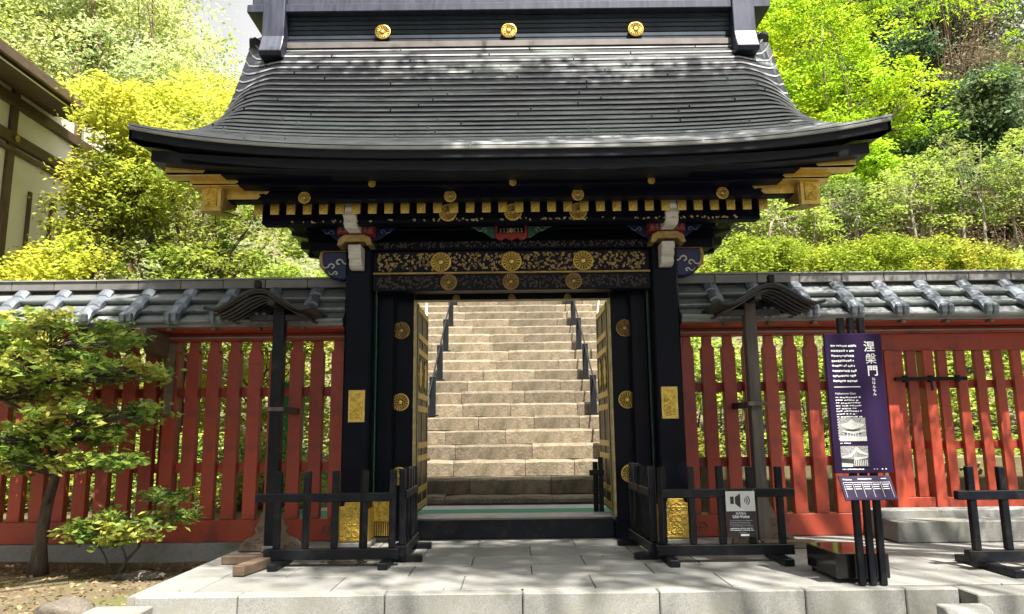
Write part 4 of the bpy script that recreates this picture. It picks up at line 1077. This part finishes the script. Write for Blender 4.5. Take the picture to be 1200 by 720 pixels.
def clump_points(blobs, ncl, per, csize, flat=.45, shell=.55):
    """clumps spread through ellipsoids, leaves around each clump; returns points and per-leaf tone"""
    vol = np.array([b[3] * b[4] * b[5] for b in blobs]) ** .8; vol /= vol.sum()
    which = rng.choice(len(blobs), ncl, p=vol)
    B = np.array(blobs)[which]
    u = rng.normal(0, 1, (ncl, 3)); u /= np.linalg.norm(u, axis=1, keepdims=True)
    r = rng.uniform(shell ** 2, 1, ncl) ** .5
    r *= rng.uniform(.85, 1.12, ncl)
    C = B[:, :3] + u * r[:, None] * B[:, 3:6]
    sz = csize * rng.uniform(.55, 1.4, ncl)
    off = rng.normal(0, 1, (ncl, per, 3)) * sz[:, None, None] * np.array([1, 1, flat])
    # each clump sags outward
    rad = np.linalg.norm(off[:, :, :2], axis=2); off[:, :, 2] -= rad * .35
    P = (C[:, None, :] + off).reshape(-1, 3)
    t = np.repeat(rng.uniform(.1, .9, ncl), per) * .6 + rng.uniform(0, .4, ncl * per)
    return P, t, C
def limb(m_, a, b, r0, r1, bend=.15, n=5, seg=6):
    a = vec(a); b = vec(b); L = (b - a).length
    off = Vector((rnd.uniform(-1, 1), rnd.uniform(-1, 1), rnd.uniform(-.3, .6))) * bend * L
    pts = []; rs = []
    for i in range(n + 1):
        t = i / n; p = a.lerp(b, t) + off * math.sin(t * math.pi) + Vector((rnd.uniform(-1, 1), rnd.uniform(-1, 1), 0)) * L * .015
        pts.append(p); rs.append(r0 + (r1 - r0) * t)
    m_.tube(pts, rs, seg); return pts
def tree(name, label, cat, base, blobs, mtl, ncl, per, csize, lsize, bark='bark', r0=.14, nl=9, flat=.45, shell=.5, group=None, stems=1, fork=None, droop=0, aspect=.5, bias=.6, twig=1):
    t = empty(name, base, label, cat, group)
    P, tone, C = clump_points(blobs, ncl, per, csize, flat, shell)
    S = lsize * rng.uniform(.6, 1.35, len(P))
    me = leaf_mesh('crown', P - np.array(base), S, bias, tone, mtl, aspect, droop)
    link('crown', me, t, base)
    m_ = MB(); bx, by, bz = base
    bc = np.array(blobs)[:, :3].mean(0); br = np.array(blobs)
    ends = []
    for s in range(stems):
        fz = fork if fork is not None else bz + (bc[2] - bz) * .55
        sp = 0 if stems == 1 else 1
        tp = (bx + (bc[0] - bx) * .5 + sp * rnd.uniform(-.6, .6), by + (bc[1] - by) * .5 + sp * rnd.uniform(-.3, .3), fz)
        st_ = (bx + sp * rnd.uniform(-.25, .25), by + sp * rnd.uniform(-.15, .15), bz - .1)
        tr = limb(m_, st_, tp, r0, r0 * .6, .05, 8, 8)
        ends.append(tp)
        for k in range(nl):
            c = C[rnd.randrange(len(C))]
            lp_ = limb(m_, tr[rnd.choice((-1, -1, -2, -3))], tuple(c), r0 * .42, r0 * .07, .1, 5, 5)
            for q in range(2 * twig):
                c2 = C[np.argsort(((C - c) ** 2).sum(1))[rnd.randrange(1, 8)]]
                limb(m_, lp_[rnd.choice((2, 3, 4))], tuple(c2), r0 * .16, r0 * .03, .1, 3, 4)
    m_.build('trunk', bark, t, smooth=True)
    return t
BACK = 'trees on the slope behind the left wall'; RB = 'trees on the slope behind the right wall'
# left background
tree('broadleaf_tree', 'tall pale green tree behind the gate roof at upper left, beside the patch of sky', 'tree', (-10.2, 20, 3), [(-11.7, 20, 12.2, 2.7, 2.2, 2.6), (-9.2, 19.5, 10.0, 2.0, 2, 1.9), (-12.5, 20, 9.8, 2.2, 2, 2.2), (-12.6, 20, 14.6, 2.3, 2, 1.8)], 'leaf_pale', 480, 70, .34, .15, 'brownbark', .2, 16, group=BACK)
tree('broadleaf_tree', 'feathery green tree towering above the white hall roof', 'tree', (-16.5, 24, 4), [(-16.5, 24, 14.5, 3.5, 2.5, 3.8), (-14.0, 24, 11.0, 2.5, 2.0, 3.0), (-17.5, 24, 18, 3.0, 2.0, 2.5)], 'leaf_lime', 520, 70, .38, .16, 'brownbark', .24, 14, group=BACK)
tree('conifer_tree', 'blue green conifer peeping out right above the hall eave', 'tree', (-13.2, 21, 3), [(-13.0, 21, 9.2, 1.6, 1.5, 2.2), (-13.6, 21, 12.2, 1.3, 1.2, 2.4)], 'leaf_blue', 220, 75, .3, .13, 'bark', .16, 10, group=BACK)
tree('maple_tree', 'bright yellow tree glowing beside the left roof corner', 'tree', (-6.6, 14.5, 1.5), [(-6.4, 14.6, 7.55, 1.9, 1.2, 1.0), (-8.4, 14.2, 7.2, 1.3, 1.0, 1.0), (-5.0, 14.8, 7.3, 1.2, 1.0, .8), (-7.4, 14.4, 6.4, 1.6, 1, .9)], 'leaf_yellow', 520, 75, .2, .095, 'bark', .1, 14, group=BACK)
tree('camellia_tree', 'green and yellow leaved tree with a dark forked trunk behind the left wall', 'tree', (-5.0, 11.0, .3), [(-5.2, 11.1, 4.9, 1.5, 1.0, 1.0), (-3.9, 11.2, 4.2, .9, .8, .75), (-6.2, 11.0, 4.5, .9, .8, .9), (-5.3, 11.0, 3.7, 1.4, .8, .5), (-4.3, 11.0, 3.4, 1.0, .8, .45)], 'leaf_green', 400, 55, .13, .08, 'bark', .075, 20, group=BACK, fork=3.3)
tree('maple_tree', 'yellow green sapling leaning out over the white hall wall', 'tree', (-6.7, 10.6, .3), [(-5.9, 10.8, 5.0, .75, .7, .8), (-6.5, 10.8, 4.2, .45, .5, .25), (-5.4, 10.9, 5.6, .7, .6, .4), (-6.0, 10.5, 6.0, .5, .5, .5)], 'leaf_yellow', 240, 44, .13, .08, 'bark', .05, 12, group=BACK)
tree('shrub', 'bright yellow shrub low behind the wall at the left edge', 'shrub', (-7.3, 10.0, .2), [(-7.0, 10.0, 2.95, .9, .5, .65), (-6.3, 10.3, 3.3, .7, .5, .7), (-6.9, 10.6, 3.6, .5, .4, .45)], 'leaf_yellow', 230, 50, .13, .08, 'bark', .03, 8, group=BACK)
tree('shrub', 'leafy shrub behind the wall just left of the gate', 'shrub', (-3.4, 10.2, .2), [(-3.3, 10.4, 2.9, .8, .6, .7), (-2.7, 10.6, 3.0, .5, .4, .6), (-4.3, 10.4, 2.8, .7, .5, .6), (-5.2, 10.3, 2.8, .7, .5, .5)], 'leaf_lime', 300, 55, .12, .075, 'bark', .03, 8, group=BACK)
# seen between the left pickets
def hedge(label, x0, x1, y, z0, z1, mtl, n, per=50, ls=.07, dep=.5, name='hedge', cat='hedge', dome=0, group=None, cs=.12):
    xs_ = np.arange(x0, x1 + .01, .55); bl = []
    for x in xs_:
        f_ = (x - x0) / (x1 - x0 + 1e-6); zt = z1 - dome * abs(2 * f_ - 1) ** 2.2 * (z1 - z0)
        bl.append((x, y + rnd.uniform(-.15, .15), (z0 + zt) / 2, .5, dep, (zt - z0) / 2 + .02))
    h = empty(name, ((x0 + x1) / 2, y, z0), label, cat, group)
    P, tone, C = clump_points(bl, n, per, cs, .6, .8)
    me = leaf_mesh('foliage', P - np.array(((x0 + x1) / 2, y, z0)), ls * rng.uniform(.6, 1.3, len(P)), .55, tone, mtl)
    link('foliage', me, h, ((x0 + x1) / 2, y, z0))
    m_ = MB()
    for x in np.arange(x0, x1, .35): limb(m_, (x, y, z0 - .4), (x + rnd.uniform(-.2, .2), y, (z0 + z1) / 2), .02, .008, .1, 4, 5)
    m_.build('stems', 'bark', h); return h
hedge('bright yellow green hedge glimpsed between the upper parts of the left pickets', -7.2, -2.3, 11.4, 1.1, 2.7, 'leaf_yellow', 300, 45, .09)
hedge('dark evergreen hedge glimpsed low between the left pickets', -7.2, -2.3, 10.3, .2, 1.15, 'leaf_shiny', 260, 45, .08)
hedge('lime hedge glimpsed between the upper right pickets', 2.4, 8.2, 11.2, 1.2, 2.6, 'leaf_lime', 320, 45, .09)
hedge('shady hedge glimpsed low between the right pickets', 2.4, 8.2, 10.0, .1, 1.05, 'leaf_green', 280, 45, .08)
o = MB().box(2.3, 8.4, 9.35, 9.6, .0, .72).build('low_stone_wall', 'stonebase', bevel=.01); o.data.materials[0] = mat('mossy_wall', (.2, .17, .09), (.1, .1, .04), 4, .9, 0, .6, .01)
props(o, 'low mossy stone wall seen through the right pickets', 'wall')
o = fixn(MB().prism([(-3.6, .1), (-3.1, .1), (-3.05, 1.7), (-3.2, 1.9), (-3.5, 1.8)], 'y', 10.9, 10.95).build('garden_sheet', 'tarp')); props(o, 'green sheet glimpsed between the left pickets near the hooded post', 'sheet')
# right background
tree('clipped_bush', 'tall end of the clipped yellow hedge next to the gate', 'bush', (3.9, 12.2, 2.0), [(3.9, 12.2, 3.7, .7, .7, .62), (4.6, 12.3, 3.78, .7, .7, .6), (3.3, 12.2, 3.4, .45, .6, .42)], 'leaf_hedge', 380, 60, .09, .062, 'bark', .04, 8, shell=.75)
h = hedge('long rounded clipped hedge of yellow green leaves behind the right wall', 4.6, 8.4, 12.5, 3.0, 4.36, 'leaf_hedge', 1100, 60, .062, .75, dome=.25, cs=.09)
hedge('low green edge of planting at the far right behind the wall', 7.2, 11.5, 13.2, 3.5, 4.15, 'leaf_lime', 300, 55, .09, .5, cs=.13)
shr = [(5.6, 14.6, 4.6, 'pale stemmed shrub nearest the gate, above the clipped hedge'), (7.0, 15.2, 4.9, 'pale stemmed shrub above the middle of the clipped hedge'),
       (8.5, 15.0, 4.9, 'pale stemmed shrub left of the tallest one on the right slope'), (9.7, 15.4, 5.1, 'tallest pale stemmed shrub on the right slope'), (11.2, 15.4, 5.1, 'pale stemmed shrub at the right edge of the slope')]
for i, (x, y, z, lab) in enumerate(shr):
    hh = (1.3, 1.3, 1.7, 2.0, 2.2)[i]
    tree('multi_stem_shrub', lab, 'shrub', (x, y, z - 1.6), [(x, y, z + hh * .75, .95, .8, hh * .42), (x + .5, y, z + hh * .35, .6, .6, hh * .3), (x - .6, y, z + hh * .4, .6, .6, hh * .3)], ('leaf_lime', 'leaf_mid', 'leaf_lime', 'leaf_mid', 'leaf_lime')[i], 95, 42, .13, .08, 'palebark', .045, 6, stems=6, group='pale stemmed shrubs on the right slope', twig=2, fork=z + hh * .45)
tree('maple_tree', 'vivid lime maple spreading to the right of the gate ridge', 'tree', (8.8, 19, 5.0), [(8.2, 19, 11.6, 2.3, 1.8, 1.1), (7.2, 19, 10.0, 1.6, 1.5, .9), (9.8, 18.8, 10.0, 1.9, 1.5, .8), (8.4, 18.8, 8.7, 1.9, 1.4, .7), (11.0, 18.6, 9.0, 1.1, 1, .45), (7.5, 19, 12.8, 1.2, 1, .6), (11.2, 18.6, 7.9, .9, .8, .35)], 'leaf_maple', 430, 66, .22, .12, 'palebark', .13, 18, group=RB, flat=.25)
tree('broadleaf_tree', 'hazy yellow green tree just right of the ridge end block', 'tree', (8.6, 25, 8), [(8.6, 25, 15.3, 2.2, 2, 2.2), (10.8, 25, 16.5, 2.4, 2, 2)], 'leaf_yellow', 330, 60, .32, .15, 'bark', .15, 10, group=RB)
tree('pine_tree', 'small layered pine with bright fans right of the gilt eave corner', 'tree', (8.0, 16.6, 4.2), [(7.9, 16.6, 7.6, .9, .8, .22), (8.4, 16.6, 7.1, .8, .8, .2), (7.5, 16.6, 6.7, .8, .8, .2), (8.0, 16.6, 8.0, .5, .5, .15)], 'leaf_maple', 130, 80, .15, .09, 'bark', .07, 10, group=RB, flat=.2)
con = [(12.2, 21, 12.0, 2.0, 2.8, 'leaf_blue', 'blue green conifer standing beyond the maple at upper right'), (14.6, 22, 13.8, 2.2, 3.6, 'leaf_dark', 'dark conifer behind the bare branches at upper right'),
       (11.2, 18.8, 7.0, 1.3, 1.5, 'leaf_dark', 'small dark conifer under the maple on the right slope'), (12.6, 18.2, 8.2, 1.2, 1.8, 'leaf_blue', 'bushy green conifer mid-way up the right slope'),
       (15.2, 20.5, 9.4, 2.0, 2.4, 'leaf_dark', 'shaded conifer at the right edge of the slope'), (9.6, 22.5, 12.2, 2.6, 3.4, 'leaf_dark', 'dark tree seen in the gaps of the lime maple')]
for i, (x, y, z, r1_, r2_, mt, lab) in enumerate(con):
    gz = ground_h(x, y)
    bl = [(x + rnd.uniform(-.5, .5) * r1_, y, z + k * r2_ * .45, r1_ * (1 - .18 * abs(k)) * .8, r1_ * .7, r2_ * .24) for k in (-2, -1, 0, 1, 2)]
    tree('conifer_tree', lab, 'tree', (x, y, gz), bl, mt, 300, 70, .27, .13, 'brownbark', .17, 14, group=RB, flat=.5, droop=.4)
for i, (x, y, z, lab) in enumerate([(13.4, 19.6, 10.8, 'tangle of bare brown branches high on the right slope'), (11.6, 17.4, 6.0, 'tangle of grey brown twigs behind the pale stemmed shrubs'), (14.0, 18.2, 7.0, 'brownish twiggy thicket at the right edge of the slope'), (9.8, 17.6, 6.0, 'twiggy thicket just above the small pine'), (12.6, 20.4, 14.2, 'bare reddish tangle at the top of the right slope'), (10.4, 19.8, 7.6, 'brown twiggy shrub under the lime maple')]):
    gz = ground_h(x, y)
    tree('bare_shrub', lab, 'shrub', (x, y, gz), [(x, y, z, 1.7, 1.2, 1.3), (x + 1, y, z - .8, 1.2, 1, .9)], 'leaf_brown', 110, 45, .26, .10, 'brownbark', .055, 14, twig=3, stems=2)
# distant wood: one mass
def mass(name, label, rects, mtl, n, per, cs, ls, seedz=0):
    bl = []
    for (x0, x1, y0, y1, z0, z1, k) in rects:
        for _ in range(k): bl.append((rnd.uniform(x0, x1), rnd.uniform(y0, y1), rnd.uniform(z0, z1), rnd.uniform(1.4, 3), 1.5, rnd.uniform(1.2, 2.4)))
    P, tone, C = clump_points(bl, n, per, cs, .6, .3)
    me = leaf_mesh(name, P, ls * rng.uniform(.6, 1.4, len(P)), .5, tone, mtl)
    o = link(name, me, None, (0, 0, 0), kind='stuff'); o['label'] = label; o['category'] = cat_wood; return o
cat_wood = 'woodland'
mass('distant_wood', 'far wood of mixed green trees filling the slope behind everything', [(10, 34, 28, 34, 8, 30, 46), (6, 14, 28, 32, 8, 22, 16)], 'leaf_mid', 1300, 60, .55, .24)
mass('distant_dark_wood', 'darker far wood in the shade of the upper right slope', [(12, 34, 25, 27.5, 9, 24, 40)], 'leaf_dark', 1100, 60, .5, .21)
mass('distant_wood_left', 'far wood of pale green trees behind the hall and left wall', [(-40, -15, 30, 36, 5, 24, 40), (-22, -4, 27, 33, 3, 9, 26), (-2, 6, 36, 40, 8, 12, 14)], 'leaf_pale', 1300, 55, .55, .24)
# ground cover on the slope
def cover(name, label, n, mtl, x0, x1, y0, y1, ls, rise=.12, cond=None):
    X = rng.uniform(x0, x1, n); Y = rng.uniform(y0, y1, n)
    if cond is not None: k = cond(X, Y); X = X[k]; Y = Y[k]
    Z = np.array([ground_h(a, b) for a, b in zip(X, Y)]) + np.abs(rng.normal(0, rise, len(X)))
    me = leaf_mesh(name, np.stack([X, Y, Z], 1), ls * rng.uniform(.5, 1.4, len(X)), .6, None, mtl)
    o = link(name, me, None, (0, 0, 0), kind='stuff'); o['label'] = label; return o
cover('slope_ground_cover', 'low leafy ground cover over the right slope', 40000, 'leaf_slope', 2.7, 26, 10.6, 30, .11, .22)
cover('slope_undergrowth', 'low leafy undergrowth over the left slope', 26000, 'leaf_lime', -24, -2.7, 10.6, 28, .11, .22)
cover('moss', 'low moss and tiny weeds on the soil below the left wall', 9000, 'moss', -9, -2.75, 4.9, 7.8, .022, .006, lambda X, Y: np.sin(X * 2.3 + Y * 3) + np.sin(Y * 5.1 - X) > .1)
cover('fallen_leaves', 'dry fallen leaves scattered under the left garden tree', 3200, 'litter', -9, -2.72, 5.0, 7.75, .05, .006)
# litter on paving
P = np.stack([rng.uniform(-2.5, 6, 150), rng.uniform(5.4, 7.8, 150), np.full(150, .006)], 1)
o = link('stray_leaves', leaf_mesh('stray_leaves', P, rng.uniform(.008, .028, 150), .95, None, 'litter'), None, (0, 0, 0), kind='stuff'); o['label'] = 'tiny dry leaves and grit strewn on the granite paving'
# rocks at the lower left
for i, (x, y, rx, ry, rz, lab) in enumerate([(-4.7, 5.5, .42, .2, .06, 'flat grey garden rock nearest the left corner'), (-3.2, 5.55, .22, .14, .1, 'small rock beside the left platform corner'), (-3.35, 6.9, .25, .1, .06, 'low rock at the foot of the small shrub')]):
    import bmesh
    bm = bmesh.new(); bmesh.ops.create_icosphere(bm, subdivisions=3, radius=1)
    from mathutils import noise as mn
    for v in bm.verts:
        f_ = 1 + .35 * mn.noise(v.co * 1.5 + Vector((i * 7, 0, 0))) + .12 * mn.noise(v.co * 4)
        v.co = Vector((v.co.x * rx * f_, v.co.y * ry * f_, v.co.z * rz * f_))
    me = bpy.data.meshes.new('rock'); bm.to_mesh(me); bm.free(); me.materials.append(M['rock'])
    o = link('garden_rock', me, None, (x, y, -.17 + rz * .2), smooth=True); props(o, lab, 'rock')
# foreground garden tree and shrub at left
def layered(name, label, cat, base, trunk_pts, r0, tiers, mtl, ls, lab=None, per=34):
    t = empty(name, base, label, cat)
    m_ = MB(); m_.tube(trunk_pts, [r0 * (1.5 if i == 0 else 1 - .75 * i / (len(trunk_pts) - 1)) for i in range(len(trunk_pts))], 9)
    PP = []; TT = []
    for (cx, cy, cz, rx, ry, rz, n) in tiers:
        k0 = min(range(len(trunk_pts)), key=lambda i: abs(trunk_pts[i][2] - (cz - .3)))
        hub = vec(trunk_pts[k0]); mid = vec((cx, cy, cz - rz * .8))
        limb(m_, hub, mid, r0 * .5, r0 * .3, .08, 4, 6)
        for q in range(n):
            a = rnd.uniform(0, 6.28); rr = rnd.uniform(.15, 1) ** .6
            c = vec((cx + rx * rr * math.cos(a), cy + ry * rr * math.sin(a), cz + rnd.uniform(-1, 1) * rz * math.sqrt(max(0, 1 - rr * rr * .8))))
            pts = limb(m_, mid, c, r0 * .15, .004, .12, 4, 4)
            # sprig: leaves along the twig end
            dirn = (vec(pts[-1]) - vec(pts[-2])).normalized()
            for l in range(per):
                f_ = rnd.uniform(-.5, 1)
                p = c + dirn * (.09 * f_) + Vector((rnd.gauss(0, .05), rnd.gauss(0, .05), rnd.gauss(0, .028)))
                PP.append(tuple(p)); TT.append(.25 + .5 * (f_ > .4) + rnd.uniform(-.25, .25))
    m_.build('trunk', 'bark', t, smooth=True)
    PP = np.array(PP); S = ls * rng.uniform(.6, 1.3, len(PP))
    link('crown', leaf_mesh('crown', PP - np.array(base), S, .4, np.array(TT), mtl, .42, .1), t, base)
    return t
layered('evergreen_tree', 'small evergreen tree with tiered glossy foliage before the left wall', 'tree', (-4.42, 7.15, -.17),
        [(-4.42, 7.15, -.22), (-4.40, 7.12, .1), (-4.36, 7.1, .45), (-4.30, 7.1, .75), (-4.38, 7.1, 1.1), (-4.3, 7.1, 1.5), (-4.35, 7.1, 2.0)], .066,
        [(-4.45, 7.05, 2.05, .85, .6, .16, 60), (-4.15, 6.95, 1.72, .85, .6, .14, 60), (-4.8, 7.0, 1.55, .6, .5, .13, 40), (-3.85, 6.9, 1.30, .55, .5, .09, 34), (-4.4, 6.9, 1.12, .75, .5, .11, 46), (-4.9, 6.9, .98, .55, .45, .10, 30), (-4.15, 6.85, .86, .75, .4, .08, 34), (-4.7, 7.0, 1.85, .6, .5, .14, 36)], 'leaf_shiny', .085)
layered('evergreen_shrub', 'small glossy shrub growing beside the platform edge before the left wall', 'shrub', (-3.62, 7.0, -.17),
        [(-3.60, 7.0, -.2), (-3.52, 6.98, -.02), (-3.40, 6.95, .1), (-3.38, 6.9, .3)], .022,
        [(-3.55, 6.85, .27, .45, .3, .07, 26), (-3.35, 6.85, .38, .42, .3, .08, 22), (-3.75, 6.9, .18, .3, .25, .05, 14), (-3.2, 6.85, .55, .2, .2, .06, 9)], 'leaf_shiny', .072, per=26)
# trees that stand beside and behind the viewer and shade the forecourt
OH = 'tall trees around the forecourt'
tree('overhanging_maple', 'lime sprays hanging into the top right corner of the view', 'tree', (7.6, 5.0, -.6), [(3.6, 6.4, 5.05, .6, .5, .22), (4.75, 6.4, 4.6, .45, .5, .2), (4.5, 6.2, 5.3, 1.0, .8, .3), (6, 5.5, 5.6, 1.5, 1.3, .8)], 'leaf_maple', 240, 60, .09, .05, 'brownbark', .035, 9, flat=.35, droop=.5, aspect=.3, fork=5.8)

def shade_tree(label, base, blobs, ncl, per=60, cs=.3, ls=.15):
    return tree('tall_tree', label, 'tree', base, blobs, 'leaf_green', ncl, per, cs, ls, 'bark', .13, 16, group=None, flat=.4, shell=.1, fork=9)
shade_tree('tall broadleaf tree standing left of the viewer, shading the left wall', (-7.5, .8, -.6), [(-.7, 2.5, 12.0, 1.35, .8, .9)], 420)
shade_tree('tall broadleaf tree standing right of the viewer, dappling the gate roof', (11.5, .5, -.6), [(1.2, 3.2, 12.3, 2.2, .8, .6), (3.6, 3.2, 12.5, 1.0, .7, .5), (-1.0, 3.4, 12.4, 1.0, .6, .5)], 480)
shade_tree('very tall thin crowned tree behind the viewer, dappling the paving', (9.5, -4, -.6), [(3.0, -1.7, 17, 2.6, 1.0, .5), (5.6, -1.5, 17.5, 1.3, .8, .4)], 75, 55, .34, .17)
cat_wood = 'woodland'
mass('added_wood_behind_viewer', 'unseen dense wood added behind and over the viewer to dim the fill light', [(-24, 26, -16, -9, 1, 24, 110), (-12, 13, -12, -3.6, 10.5, 14, 60), (-18, -12, -8, 5, 1, 20, 40), (13, 19, -8, 5, 1, 20, 40)], 'leaf_dark', 2600, 50, .65, .4)  # unseen foliage put in to cut sky fill and bounce from the path
